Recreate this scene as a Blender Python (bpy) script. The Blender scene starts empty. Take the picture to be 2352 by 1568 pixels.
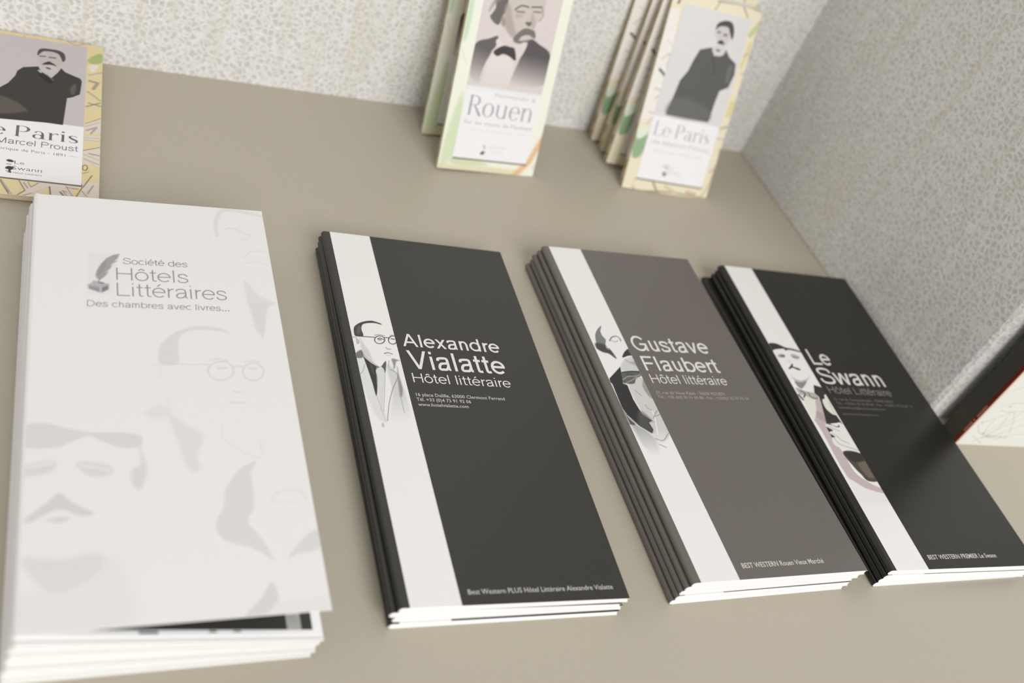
import bpy, math, random
import numpy as np
from mathutils import Matrix, Vector

random.seed(7)
rng = np.random.default_rng(7)
SC = bpy.context.scene
COL = SC.collection

# ------------------------------------------------------------------ camera
cam_data = bpy.data.cameras.new('camera')
cam = bpy.data.objects.new('camera', cam_data)
COL.objects.link(cam)
cam_data.sensor_fit = 'HORIZONTAL'
cam_data.sensor_width = 36.0
cam_data.lens = 2347.9 / 2352.0 * 36.0
CR = ((0.89954, -0.03043, -0.43577), (-0.28470, 0.71598, -0.63745), (0.33140, 0.69747, 0.63537))
m = Matrix(CR).to_4x4()
m.translation = Vector((-0.4761, -0.5336, 0.3261))
cam.matrix_world = m
cam_data.clip_start = 0.01
cam_data.dof.use_dof = True
cam_data.dof.focus_distance = 0.462
cam_data.dof.aperture_fstop = 6.3
SC.camera = cam

# ------------------------------------------------------------------ world, daylight, exposure
world = bpy.data.worlds.new('world')
SC.world = world
world.use_nodes = True
wn = world.node_tree.nodes
bg = wn['Background']
bg.inputs['Color'].default_value = (1.0, 1.0, 1.0, 1)
bg.inputs['Strength'].default_value = 0.54


def area(name, loc, target, sx, sy, power, color):
    d = bpy.data.lights.new(name, 'AREA')
    d.shape = 'RECTANGLE'
    d.size = sx
    d.size_y = sy
    d.energy = power
    d.color = color
    o = bpy.data.objects.new(name, d)
    COL.objects.link(o)
    o.location = loc
    o.rotation_euler = (Vector(target) - Vector(loc)).to_track_quat('-Z', 'Y').to_euler()
    return o


area('window_daylight', (-0.08, -2.15, 1.40), (-0.2, -0.2, 0.0), 1.5, 1.1, 45, (1.0, 0.998, 0.995))
SC.view_settings.view_transform = 'Standard'
SC.view_settings.look = 'None'
SC.view_settings.gamma = 1.0
SC.view_settings.use_curve_mapping = False
SC.view_settings.exposure = 0.0

PAPER = (230, 228, 225)


# ------------------------------------------------------------------ helpers
def lin(c):
    return tuple((x / 255 / 12.92) if x / 255 <= 0.04045 else ((x / 255 + 0.055) / 1.055) ** 2.4 for x in c)


def principled(name, color=(0.8, 0.8, 0.8), rough=0.6, spec=0.5):
    mt = bpy.data.materials.new(name)
    mt.use_nodes = True
    b = mt.node_tree.nodes['Principled BSDF']
    b.inputs['Base Color'].default_value = (*color, 1)
    b.inputs['Roughness'].default_value = rough
    b.inputs['Specular IOR Level'].default_value = spec
    return mt, mt.node_tree, b


def print_material(name, rough, spec, grain=0.02, bump=0.0):
    """ink on paper: the ink colour is stored on the mesh, a fine paper grain is added by noise"""
    mt, nt, b = principled(name, rough=rough, spec=spec)
    at = nt.nodes.new('ShaderNodeVertexColor')
    at.layer_name = 'ink'
    no = nt.nodes.new('ShaderNodeTexNoise')
    no.inputs['Scale'].default_value = 900
    no.inputs['Detail'].default_value = 2
    tc = nt.nodes.new('ShaderNodeTexCoord')
    nt.links.new(tc.outputs['Object'], no.inputs['Vector'])
    mr = nt.nodes.new('ShaderNodeMapRange')
    mr.inputs['To Min'].default_value = 1 - grain
    mr.inputs['To Max'].default_value = 1 + grain
    nt.links.new(no.outputs['Fac'], mr.inputs['Value'])
    mx = nt.nodes.new('ShaderNodeVectorMath')
    mx.operation = 'SCALE'
    nt.links.new(at.outputs['Color'], mx.inputs[0])
    nt.links.new(mr.outputs['Result'], mx.inputs['Scale'])
    nt.links.new(mx.outputs['Vector'], b.inputs['Base Color'])
    if bump:
        n2 = nt.nodes.new('ShaderNodeTexNoise')
        n2.inputs['Scale'].default_value = 28
        nt.links.new(tc.outputs['Object'], n2.inputs['Vector'])
        bp = nt.nodes.new('ShaderNodeBump')
        bp.inputs['Strength'].default_value = bump
        bp.inputs['Distance'].default_value = 0.002
        nt.links.new(n2.outputs['Fac'], bp.inputs['Height'])
        nt.links.new(bp.outputs['Normal'], b.inputs['Normal'])
    return mt


SATIN = print_material('satin_printed_card', 0.3, 0.42, 0.02)
MATT = print_material('matt_printed_paper', 0.55, 0.3, 0.012)
EDGE = print_material('cut_paper', 0.8, 0.2, 0.03)


class MB:
    """collects quads and polygons with one ink colour per corner, in millimetres"""

    def __init__(self):
        self.v = []
        self.f = []
        self.c = []
        self.m = []

    def quad(self, pts, col, mat=0):
        n = len(self.v)
        self.v += [tuple(q) for q in pts]
        self.f.append(tuple(range(n, n + len(pts))))
        self.c.append([col] * len(pts))
        self.m.append(mat)

    def add(self, verts, faces, cols, mat=0):
        """cols: one colour for all, or one per vertex (linear, already converted)"""
        n = len(self.v)
        self.v += [tuple(q) for q in verts]
        single = not isinstance(cols, np.ndarray)
        for f in faces:
            self.f.append(tuple(i + n for i in f))
            self.c.append([cols] * len(f) if single else [tuple(cols[i]) for i in f])
            self.m.append(mat)

    def box(self, x0, x1, y0, y1, z0, z1, col, mat=0):
        P = [(x0, y0, z0), (x1, y0, z0), (x1, y1, z0), (x0, y1, z0), (x0, y0, z1), (x1, y0, z1), (x1, y1, z1), (x0, y1, z1)]
        self.hexa(P, col, mat)

    def hexa(self, P, col, mat=0, top=None):
        for k, f in enumerate(((0, 3, 2, 1), (4, 5, 6, 7), (0, 1, 5, 4), (1, 2, 6, 5), (2, 3, 7, 6), (3, 0, 4, 7))):
            self.quad([P[i] for i in f], top if (k == 1 and top) else col, mat)

    def build(self, name, mats, parent=None, scale=0.001, smooth=False):
        me = bpy.data.meshes.new(name)
        me.from_pydata([(a * scale, b * scale, c * scale) for a, b, c in self.v], [], self.f)
        for mt in mats:
            me.materials.append(mt)
        me.polygons.foreach_set('material_index', self.m)
        at = me.color_attributes.new('ink', 'FLOAT_COLOR', 'CORNER')
        flat = []
        for cs in self.c:
            for c in cs:
                l = c if isinstance(c[0], float) else lin(c)
                flat += [l[0], l[1], l[2], 1.0]
        at.data.foreach_set('color', flat)
        if smooth:
            me.polygons.foreach_set('use_smooth', [True] * len(me.polygons))
        me.update()
        o = bpy.data.objects.new(name, me)
        COL.objects.link(o)
        if parent:
            o.parent = parent
        return o


def tag(o, label=None, cat=None, group=None, kind=None):
    if label:
        o['label'] = label
    if cat:
        o['category'] = cat
    if group:
        o['group'] = group
    if kind:
        o['kind'] = kind
    return o


def thing(name, mat, label, cat, group=None):
    o = bpy.data.objects.new(name, None)
    o.empty_display_size = 0.02
    COL.objects.link(o)
    o.matrix_world = mat
    return tag(o, label, cat, group)


def copy_thing(src, mat, label, group=None):
    r = src.copy()
    COL.objects.link(r)
    r.matrix_world = mat
    r['label'] = label
    if group:
        r['group'] = group
    for ch in src.children:
        c = ch.copy()
        COL.objects.link(c)
        c.parent = r
    return r


def basis(o, ex, ey):
    ex = Vector(ex).normalized()
    ey = Vector(ey)
    ey = (ey - ex * ey.dot(ex)).normalized()
    ez = ex.cross(ey)
    M = Matrix((ex, ey, ez)).transposed().to_4x4()
    M.translation = Vector(o)
    return M


# ------------------------------------------------------------------ printed artwork
def smooth_pts(P, closed):
    P = np.array(P, float)
    n = len(P)
    if n < 3:
        return P
    out = []
    rngi = range(n) if closed else range(n - 1)
    for i in rngi:
        if closed:
            a, b, c, d = P[i - 1], P[i], P[(i + 1) % n], P[(i + 2) % n]
        else:
            a, b, c, d = P[max(i - 1, 0)], P[i], P[i + 1], P[min(i + 2, n - 1)]
        for s in (0, .25, .5, .75):
            out.append(.5 * (2 * b + (c - a) * s + (2 * a - 5 * b + 4 * c - d) * s * s + (3 * b - a - 3 * c + d) * s ** 3))
    if not closed:
        out.append(P[-1])
    return np.array(out)


def seg_dist(X, Y, P, closed):
    D = np.full(X.shape, 1e9)
    n = len(P)
    for i in range(n if closed else n - 1):
        a = P[i]
        b = P[(i + 1) % n]
        ab = b - a
        L = ab @ ab + 1e-12
        s = np.clip(((X - a[0]) * ab[0] + (Y - a[1]) * ab[1]) / L, 0, 1)
        D = np.minimum(D, (X - a[0] - s * ab[0]) ** 2 + (Y - a[1] - s * ab[1]) ** 2)
    return np.sqrt(D)


def inside(X, Y, P):
    r = np.zeros(X.shape, bool)
    n = len(P)
    for i in range(n):
        a = P[i]
        b = P[(i + 1) % n]
        if a[1] == b[1]:
            continue
        cnd = (a[1] > Y) != (b[1] > Y)
        r ^= cnd & (X < (b[0] - a[0]) * (Y - a[1]) / (b[1] - a[1]) + a[0])
    return r


def paint(x0, x1, y0, y1, res, base, ops):
    """draws the print's flat shapes and strokes onto a fine grid of ink values"""
    nx = max(2, int(round((x1 - x0) / res)) + 1)
    ny = max(2, int(round((y1 - y0) / res)) + 1)
    xs = np.linspace(x0, x1, nx)
    ys = np.linspace(y0, y1, ny)
    img = np.empty((ny, nx, 3))
    img[:] = base
    for op in ops:
        if op[0] == 'p':
            _, P, col, al, soft, sm, fade = op
            P = smooth_pts(P, True) if sm else np.array(P, float)
            pad = soft
        else:
            _, P, w, col, al, soft, sm = op
            P = smooth_pts(P, False) if sm else np.array(P, float)
            pad = soft + w / 2
            fade = 0
        soft = max(soft, res * 1.2)
        i0, i1 = np.searchsorted(xs, [P[:, 0].min() - pad, P[:, 0].max() + pad])
        j0, j1 = np.searchsorted(ys, [P[:, 1].min() - pad, P[:, 1].max() + pad])
        if i1 <= i0 or j1 <= j0:
            continue
        X, Y = np.meshgrid(xs[i0:i1], ys[j0:j1])
        if op[0] == 'p':
            d = seg_dist(X, Y, P, True)
            sd = np.where(inside(X, Y, P), d, -d)
            A = np.clip(.5 + sd / soft, 0, 1)
        else:
            A = np.clip((w / 2 - seg_dist(X, Y, P, False)) / soft + .5, 0, 1) * min(1, w / soft * 1.6)
        if fade:
            a, b = np.array(fade[0]), np.array(fade[1])
            ab = b - a
            A = A * np.clip(1 - ((X - a[0]) * ab[0] + (Y - a[1]) * ab[1]) / (ab @ ab), 0, 1)
        A = (A * al)[..., None]
        img[j0:j1, i0:i1] = img[j0:j1, i0:i1] * (1 - A) + np.array(col) * A
    return xs, ys, img


def add_print(mb, fr, x0, x1, y0, y1, res, base, ops, mat=0, h=0.03, gain=1.0):
    xs, ys, img = paint(x0, x1, y0, y1, res, base, ops)
    nx, ny = len(xs), len(ys)
    v = [fr(x, y, h) for y in ys for x in xs]
    f = [(j * nx + i, j * nx + i + 1, (j + 1) * nx + i + 1, (j + 1) * nx + i) for j in range(ny - 1) for i in range(nx - 1)]
    s = img.reshape(-1, 3) / 255
    l = np.where(s <= .04045, s / 12.92, ((s + .055) / 1.055) ** 2.4)
    mb.add(v, f, l * gain, mat)


def glyphs_sans(text, wt, serif=0):
    cu = bpy.data.curves.new('lettering', 'FONT')
    cu.body = text
    cu.size = 1.0
    cu.resolution_u = 2
    cu.offset = wt
    cu.fill_mode = 'FRONT'
    o = bpy.data.objects.new('lettering', cu)
    COL.objects.link(o)
    bpy.context.view_layer.update()
    me = o.to_mesh()
    V = np.array([v.co[:2] for v in me.vertices])
    F = [tuple(p.vertices) for p in me.polygons]
    o.to_mesh_clear()
    bpy.data.objects.remove(o)
    bpy.data.curves.remove(cu)
    return V, F


def strip(P):
    """variable width stroke: list of (x, y, width)"""
    P = np.array(P, float)
    t = np.gradient(P[:, :2], axis=0)
    t /= np.linalg.norm(t, axis=1)[:, None] + 1e-9
    nrm = np.stack([-t[:, 1], t[:, 0]], 1) * P[:, 2:3] / 2
    a = P[:, :2] + nrm
    b = P[:, :2] - nrm
    n = len(P)
    return np.concatenate([a, b]), [(i, n + i, n + i + 1, i + 1) for i in range(n - 1)]


def ring(cx, cy, rx, ry, a0, a1, thick, thin, n=28):
    P = []
    for k in range(n + 1):
        a = math.radians(a0 + (a1 - a0) * k / n)
        w = thin + (thick - thin) * abs(math.cos(a)) ** 1.6
        P.append((cx + (rx - w / 2) * math.cos(a), cy + (ry - w / 2) * math.sin(a), w))
    return strip(P)


SERIF = {
    'R': (1.12, [strip([(.2, 0, .17), (.2, 1.5, .17)]), strip([(.2, 1.47, .05), (.5, 1.47, .05)]), strip([(.2, .76, .05), (.5, .76, .05)]), ring(.48, 1.115, .42, .38, -90, 90, .17, .05), strip([(.52, .76, .1), (.75, .4, .18), (1.0, .03, .2), (1.1, .01, .05)]), strip([(.05, .02, .04), (.36, .02, .04)]), strip([(.05, 1.48, .04), (.36, 1.48, .04)])]),
    'P': (.98, [strip([(.2, 0, .17), (.2, 1.5, .17)]), strip([(.2, 1.47, .05), (.5, 1.47, .05)]), strip([(.2, .7, .05), (.5, .7, .05)]), ring(.48, 1.085, .44, .41, -90, 90, .18, .05), strip([(.05, .02, .04), (.36, .02, .04)])]),
    'L': (.92, [strip([(.2, 0, .17), (.2, 1.5, .17)]), strip([(.1, .03, .06), (.85, .03, .06)]), strip([(.84, 0, .06), (.88, .35, .04)]), strip([(.05, 1.48, .04), (.38, 1.48, .04)])]),
    'o': (1.0, [ring(.48, .5, .44, .53, 0, 360, .17, .045)]),
    'e': (.92, [ring(.46, .5, .42, .53, 0, 318, .17, .045), strip([(.08, .56, .05), (.86, .56, .05)])]),
    'u': (1.08, [strip([(.2, .3, .15), (.2, 1.0, .15)]), ring(.5, .35, .375, .38, 180, 360, .15, .06), strip([(.8, 0, .15), (.8, 1.0, .15)]), strip([(.05, .985, .04), (.2, .985, .04)]), strip([(.65, .985, .04), (.8, .985, .04)])]),
    'n': (1.08, [strip([(.22, 0, .15), (.22, 1.0, .15)]), ring(.54, .64, .355, .39, 0, 170, .15, .05), strip([(.82, 0, .15), (.82, .66, .15)]), strip([(.06, .985, .04), (.22, .985, .04)]), strip([(.08, .02, .04), (.36, .02, .04)]), strip([(.68, .02, .04), (.96, .02, .04)])]),
    'a': (.92, [ring(.45, .62, .3, .41, 0, 150, .15, .05), strip([(.675, 0, .16), (.675, .64, .16)]), ring(.4, .28, .32, .3, 20, 330, .16, .045), strip([(.66, .03, .06), (.84, .03, .05)])]),
    'r': (.72, [strip([(.22, 0, .16), (.22, 1.0, .16)]), strip([(.28, .7, .04), (.42, .93, .05), (.56, .97, .1), (.66, .88, .16)]), strip([(.06, .985, .04), (.22, .985, .04)]), strip([(.08, .02, .04), (.38, .02, .04)])]),
    'i': (.46, [strip([(.22, 0, .16), (.22, 1.0, .16)]), ring(.22, 1.34, .1, .1, 0, 360, .1, .1, 12), strip([(.06, .985, .04), (.22, .985, .04)]), strip([(.08, .02, .04), (.36, .02, .04)])]),
    's': (.74, [strip([(.6, .8, .04), (.5, .95, .05), (.34, .98, .06), (.16, .86, .13), (.18, .68, .18), (.36, .52, .2), (.56, .36, .19), (.6, .16, .13), (.44, .03, .06), (.26, .02, .05), (.12, .22, .04)])]),
    ' ': (.42, []),
}


def glyphs_serif(text):
    V, F, x = [], [], 0
    for ch in text:
        adv, shapes = SERIF[ch]
        for k, (v, f) in enumerate(shapes):
            n = len(V)
            V += [(q[0] + x, q[1], .008 * (k + 1)) for q in v]
            F += [tuple(i + n for i in g) for g in f]
        x += adv
    return np.array(V), F


def arc(cx, cy, rx, ry, a0, a1, n=14):
    return [(cx + rx * math.cos(math.radians(a0 + (a1 - a0) * k / n)), cy + ry * math.sin(math.radians(a0 + (a1 - a0) * k / n))) for k in range(n + 1)]


def grotesk(ch, w):
    """advance and centre lines of a plain grotesque letter, cap height 1, stroke w"""
    h = w / 2
    X = .73
    r = .31 - h + .03
    bowl = lambda cx: arc(cx, X / 2, r, X / 2 - h + .01, 0, 360, 28)
    S = lambda *p: [tuple(q) for q in smooth_pts(p, False)]
    acc = {'\u00e9': 'e', '\u00f4': 'o', '\u00e8': 'e'}
    if ch in acc:
        a, L = grotesk(acc[ch], w)
        if ch == '\u00f4':
            L = L + [[(a / 2 - .15, .84), (a / 2, .97)], [(a / 2, .97), (a / 2 + .15, .84)]]
        else:
            L = L + [[(a / 2 - .06, .84), (a / 2 + .1, 1.0)]]
        return a, L
    xl = .1 + h
    if ch == 'l': return .2 + w, [[(xl, 0), (xl, 1)]]
    if ch == 'i': return .2 + w, [[(xl, 0), (xl, X)], [(xl, 1 - w * 1.1), (xl, 1)]]
    if ch == 'o': return .72, [bowl(.36)]
    if ch == 'e': return .71, [arc(.36, X / 2, r, X / 2 - h + .01, 4, 318, 24), [(.36 - r, X / 2 + .02), (.36 + r + h * .7, X / 2 + .02)]]
    if ch == 'c': return .68, [arc(.36, X / 2, r, X / 2 - h + .01, 42, 318, 22)]
    if ch == 'd': return .77, [bowl(.36), [(.67 - h, 0), (.67 - h, 1)]]
    if ch == 'b': return .77, [bowl(.41), [(xl, 0), (xl, 1)]]
    if ch == 'a':
        xr = .62 - h
        return .72, [S((.09 + h * .6, .52), (.15, .64), (.34, X - h + .01), (.53, .66), (xr, .5)), S((xr, .5), (xr, .2), (xr + .01, .08), (xr + .08, h * .9)),
                     S((xr, .44), (.45, .395), (.24, .36), (.08 + h, .2), (.16, .06), (.29, h - .01), (.45, .07), (xr, .24))]
    if ch in 'nhm':
        y1 = 1 if ch == 'h' else X
        L = [[(xl, 0), (xl, y1)]]
        wd = .46 - w if ch != 'm' else .40 - w * .8
        x = xl
        for _ in range(2 if ch == 'm' else 1):
            L.append(arc(x + wd / 2 + h * .3, .44, wd / 2 + h * .3, X - h - .44 + .01, 180, 0) + [(x + wd + h * .6, 0)])
            x += wd + h * .6
        return x + h + .1, L
    if ch == 'u':
        wd = .46 - w * .7
        return .2 + wd + w, [[(xl, X), (xl, .29)] + arc(xl + wd / 2, .29, wd / 2, .29 - h + .01, 180, 360), [(xl + wd, 0), (xl + wd, X)]]
    if ch == 'r': return .42, [[(xl, 0), (xl, X)], S((xl, .42), (xl + .06, .58), (xl + .16, .655), (xl + .27, .665))]
    if ch == 't': return .4, [S((.19, .94), (.19, .6), (.19, .2), (.21, .08), (.28, h), (.37, h + .01)), [(.04, X - h), (.36, X - h)]]
    if ch == 's': return .66, [S((.56, .53), (.5, .64), (.33, X - h + .01), (.15, .64), (.13, .5), (.25, .41), (.42, .35), (.56, .25), (.52, .09), (.33, h - .01), (.15, .07), (.08, .21))]
    if ch == 'v': return .66, [[(.03 + h, X), (.33, 0)], [(.33, 0), (.63 - h, X)]]
    if ch == 'w': return .96, [[(.03 + h, X), (.25, 0)], [(.25, 0), (.48, X)], [(.48, X), (.71, 0)], [(.71, 0), (.93 - h, X)]]
    if ch == 'x': return .66, [[(.04 + h, X), (.62 - h, 0)], [(.04 + h, 0), (.62 - h, X)]]
    if ch == '.': return .34, [[(.17 - w * .4, 0), (.17 - w * .4, w * 1.7)], [(.17 + w * .4, 0), (.17 + w * .4, w * 1.7)]]
    if ch == ' ': return .36, []
    if ch == 'H': return .99, [[(xl, 0), (xl, 1)], [(.89 - h, 0), (.89 - h, 1)], [(xl, .52), (.89 - h, .52)]]
    if ch == 'L': return .76, [[(xl, 0), (xl, 1)], [(xl - h, h), (.74, h)]]
    if ch == 'F': return .8, [[(xl, 0), (xl, 1)], [(xl - h, 1 - h), (.76, 1 - h)], [(xl, .5), (.7, .5)]]
    if ch == 'A': return .94, [[(.03 + h, 0), (.47, 1)], [(.47, 1), (.91 - h, 0)], [(.2, .33), (.74, .33)]]
    if ch == 'V': return .92, [[(.03 + h, 1), (.46, 0)], [(.46, 0), (.89 - h, 1)]]
    if ch == 'D': return .98, [[(xl, 0), (xl, 1)], [(xl, 1 - h), (.45, 1 - h)] + arc(.45, .5, .46 - h, .5 - h, 90, -90, 20) + [(xl, h)]]
    if ch == 'P': return .9, [[(xl, 0), (xl, 1)], [(xl, 1 - h), (.52, 1 - h)] + arc(.52, .725, .33 - h, .275 - h, 90, -90, 16) + [(xl, .45 + h)]]
    if ch == 'M': return 1.12, [[(xl, 0), (xl, 1)], [(xl, 1), (.56, 0)], [(.56, 0), (1.02 - h, 1)], [(1.02 - h, 0), (1.02 - h, 1)]]
    if ch == 'S': return .9, [S((.79, .7), (.74, .88), (.46, 1 - h + .02), (.18, .9), (.13, .72), (.24, .59), (.48, .52), (.72, .44), (.82, .28), (.74, .1), (.46, h - .02), (.17, .11), (.08, .32))]
    if ch == 'G': return 1.04, [arc(.5, .5, .45 - h, .5 - h + .02, 38, 340, 30) + [(.93 - h, .48)], [(.52, .46), (.95, .46)], [(.93 - h * .8, 0), (.93 - h * .8, .46)]]
    raise KeyError(ch)


def glyphs_grotesk(text, w):
    V, F, x = [], [], 0
    for ch in text:
        adv, L = grotesk(ch, w)
        for k, P in enumerate(L):
            P = np.array(P, float)
            keep = [0] + [i for i in range(1, len(P)) if np.linalg.norm(P[i] - P[i - 1]) > 1e-6]
            P = P[keep]
            if len(P) == 2:
                d = P[1] - P[0]
                nn = np.array([-d[1], d[0]]) / np.linalg.norm(d) * w / 2
                if ch in 'AVvwxM' and abs(d[0]) > .05 and abs(d[1]) > .05:      # slanted strokes end flat on the line
                    nn = np.array([-w / 2 / max(abs(d[1]) / np.linalg.norm(d), .4), 0])
                v = np.array([P[0] + nn, P[1] + nn, P[0] - nn, P[1] - nn])
                f = [(0, 2, 3, 1)]
            else:
                v, f = strip(np.c_[P, np.full(len(P), w)])
            n = len(V)
            V += [(q[0] + x, q[1], .008 * (k + 1)) for q in v]
            F += [tuple(i + n for i in g) for g in f]
        x += adv
    return np.array(V), F


def add_text(mb, fr, items, mat=0, h=0.06, gain=1.0):
    for st, x0, x1, y, cap, col, wt, font in items:
        if font == 3:
            V, F = glyphs_grotesk(st, wt)
            ch = 1.0
        elif font == 1:
            V, F = glyphs_serif(st)
            ch = 1.5
        else:
            V, F = glyphs_sans(st, wt if font == 0 else 0.012)
            ch = CAP
        lo = V[:, 0].min()
        sx = (x1 - x0) / (V[:, 0].max() - lo)
        sy = cap / ch
        col = tuple(gain * c for c in lin(col))
        mb.add([fr(x0 + (q[0] - lo) * sx, y + q[1] * sy, h + (q[2] if len(q) > 2 else 0)) for q in V], F, col, mat)


Vh, _f = glyphs_sans('H', 0)
CAP = float(Vh[:, 1].max())

# ------------------------------------------------------------------ artwork of the covers, in millimetres from each lower left corner
TXT_A = [
    ('Alexandre', 27.55, 76.42, 133.55, 8.09, (224, 221, 216), 0.125, 3),
    ('Vialatte', 28.16, 75.99, 119.64, 11.34, (224, 221, 216), 0.125, 3),
    ('Hôtel littéraire', 28.04, 76.0, 111.4, 5.55, (224, 221, 216), 0.095, 3),
    ('16 place Delille, 63000 Clermont Ferrand', 27.57, 70.31, 103.29, 1.83, (190, 188, 182), 0.01, 0),
    ('Tél. +33 (0)4 73 91 92 06', 27.25, 53.03, 100.48, 1.81, (190, 188, 182), 0.01, 0),
    ('www.hotelvialatte.com', 27.37, 51.11, 97.59, 1.76, (190, 188, 182), 0.01, 0),
    ('Best Western PLUS Hôtel Littéraire Alexandre Vialatte', 27.99, 90.82, 4.54, 2.14, (205, 203, 198), 0, 0),
]
ART_A = [
    ('p', [(3.56, 123.55), (7.4, 122.71), (10.24, 100.76), (11.47, 88.38), (7.46, 89.78), (4.6, 103.16), (3.42, 117.16)], (212, 212, 212), 0.8, 1.5, 1, 0),
    ('p', [(16.97, 121.17), (21.6, 114.53), (22.8, 93.26), (18.21, 87.64), (12.33, 88.42), (16.93, 103.96)], (196, 196, 196), 0.8, 1.5, 1, [(17.83, 104.02), (16.46, 87.56)]),
    ('p', [(7.51, 137.08), (8.99, 132.37), (10.57, 128.32), (11.36, 122.46), (13.57, 119.72), (10.61, 120.64), (7.34, 125.06), (7.0, 129.78)], (196, 196, 196), 0.8, 1, 1, 0),
    ('p', [(5.28, 138.69), (5.74, 143.06), (8.0, 145.8), (11.04, 147.58), (14.44, 148.53), (17.15, 148.07), (19.52, 146.94), (18.97, 146.5), (16.52, 147.12), (13.7, 146.93), (11.03, 146.13), (9.77, 144.86), (9.15, 142.18), (9.46, 138.51), (7.59, 137.58), (5.81, 137.77)], (62, 62, 62), 1, 0.25, 1, 0),
    ('p', [(7.41, 143.55), (8.96, 144.65), (8.77, 141.52), (7.58, 138.93), (6.63, 140.06)], (105, 105, 105), 0.6, 0.6, 1, 0),
    ('l', [(6.05, 137.85), (10.34, 137.8), (14.46, 137.85)], 0.48, (70, 70, 70), 1, 0.25, 1),
    ('l', [(19.18, 136.72), (18.82, 135.74), (18.15, 134.88), (17.26, 134.27), (16.3, 133.99), (15.41, 134.09), (14.72, 134.55), (14.34, 135.3), (14.32, 136.24), (14.67, 137.21), (15.33, 138.08), (16.22, 138.7), (17.18, 138.99), (18.09, 138.89), (18.78, 138.43), (19.17, 137.66), (19.18, 136.72)], 0.48, (75, 75, 75), 1, 0.25, 1),
    ('l', [(25.15, 137.13), (24.8, 136.1), (24.18, 135.2), (23.4, 134.57), (22.57, 134.29), (21.81, 134.41), (21.25, 134.91), (20.95, 135.72), (20.98, 136.72), (21.32, 137.74), (21.93, 138.65), (22.71, 139.29), (23.55, 139.58), (24.32, 139.46), (24.89, 138.95), (25.18, 138.13), (25.15, 137.13)], 0.49, (75, 75, 75), 1, 0.25, 1),
    ('l', [(19.34, 138.16), (21.45, 138.25)], 0.49, (75, 75, 75), 1, 0.25, 1),
    ('l', [(14.92, 139.19), (17.12, 139.91), (19.55, 139.29)], 0.54, (165, 165, 165), 1, 0.25, 1),
    ('l', [(22.43, 139.84), (24.58, 140.06)], 0.54, (150, 150, 150), 1, 0.25, 1),
    ('l', [(15.91, 136.95), (17.16, 137.57), (18.65, 136.85)], 0.48, (70, 70, 70), 1, 0.25, 1),
    ('l', [(16.28, 136.43), (17.44, 136.55)], 0.64, (120, 120, 120), 1, 0.25, 1),
    ('l', [(22.5, 137.67), (23.86, 137.5)], 0.65, (90, 90, 90), 1, 0.25, 1),
    ('l', [(4.1, 136.86), (5.7, 137.02), (5.8, 135.39), (5.72, 132.96), (6.55, 133.95), (6.39, 135.75)], 0.42, (150, 150, 150), 1, 0.25, 1),
    ('l', [(18.89, 131.8), (19.42, 130.94), (21.03, 130.97)], 0.48, (150, 150, 150), 1, 0.25, 1),
    ('l', [(17.37, 127.92), (19.23, 128.63), (21.16, 127.96)], 0.47, (110, 110, 110), 1, 0.25, 1),
    ('l', [(18.0, 126.9), (20.32, 127.1)], 0.42, (200, 200, 200), 1, 0.25, 1),
    ('l', [(6.85, 128.87), (8.25, 125.14), (10.81, 121.83), (13.52, 119.42), (15.01, 120.31)], 0.26, (160, 160, 160), 1, 0.25, 1),
    ('p', [(3.56, 126.38), (6.9, 129.18), (7.07, 124.74), (3.88, 124.17)], (115, 115, 115), 1, 0.6, 1, 0),
    ('p', [(6.85, 128.87), (7.22, 125.64), (9.55, 122.31), (11.86, 120.16), (13.46, 119.13), (11.58, 117.23), (11.53, 112.63), (9.25, 102.08), (8.72, 109.58), (7.96, 118.1), (7.25, 124.46)], (48, 48, 48), 1, 0.25, 1, 0),
    ('p', [(9.45, 121.72), (10.4, 119.46), (10.5, 114.84), (9.8, 115.94)], (90, 90, 90), 0.6, 1, 1, 0),
    ('p', [(14.7, 119.81), (17.35, 123.27), (15.64, 115.81), (15.17, 118.68)], (85, 85, 85), 1, 0.25, 1, 0),
    ('p', [(11.9, 117.84), (13.44, 119.01), (15.17, 118.68), (15.45, 115.22), (12.93, 103.7), (10.08, 92.59), (10.29, 103.53)], (206, 206, 206), 0.8, 0.8, 1, 0),
    ('l', [(15.55, 115.81), (13.16, 103.71), (10.83, 93.16)], 0.31, (180, 180, 180), 1, 0.25, 1),
    ('l', [(18.71, 118.38), (21.29, 114.8), (17.46, 106.8), (14.03, 97.69), (11.68, 88.39)], 0.31, (125, 125, 125), 1, 0.25, 1),
    ('l', [(18.78, 123.69), (17.91, 118.9), (19.8, 118.18), (21.09, 123.89)], 0.37, (170, 170, 170), 1, 0.25, 1),
    ('l', [(7.01, 120.34), (5.44, 116.17), (3.84, 114.33)], 0.31, (165, 165, 165), 1, 0.25, 1),
    ('l', [(9.43, 102.36), (10.13, 95.29), (10.94, 87.82)], 0.25, (180, 180, 180), 1, 0.25, 1),
    ('p', [(20.39, 125.02), (23.97, 124.13), (22.14, 123.38), (20.66, 119.12), (20.41, 121.46)], (130, 130, 130), 0.9, 0.8, 1, 0),
    ('p', [(22.03, 120.41), (21.83, 114.55), (21.97, 107.11), (20.73, 102.52), (19.89, 102.75), (20.7, 111.01)], (120, 120, 120), 0.8, 0.8, 1, 0),
    ('l', [(20.59, 111.58), (20.19, 102.49), (20.14, 93.12)], 0.36, (170, 170, 170), 1, 0.25, 1),
    ('l', [(9.2, 86.42), (9.22, 85.37)], 1.23, (175, 175, 175), 0.8, 0.25, 1),
]
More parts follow.
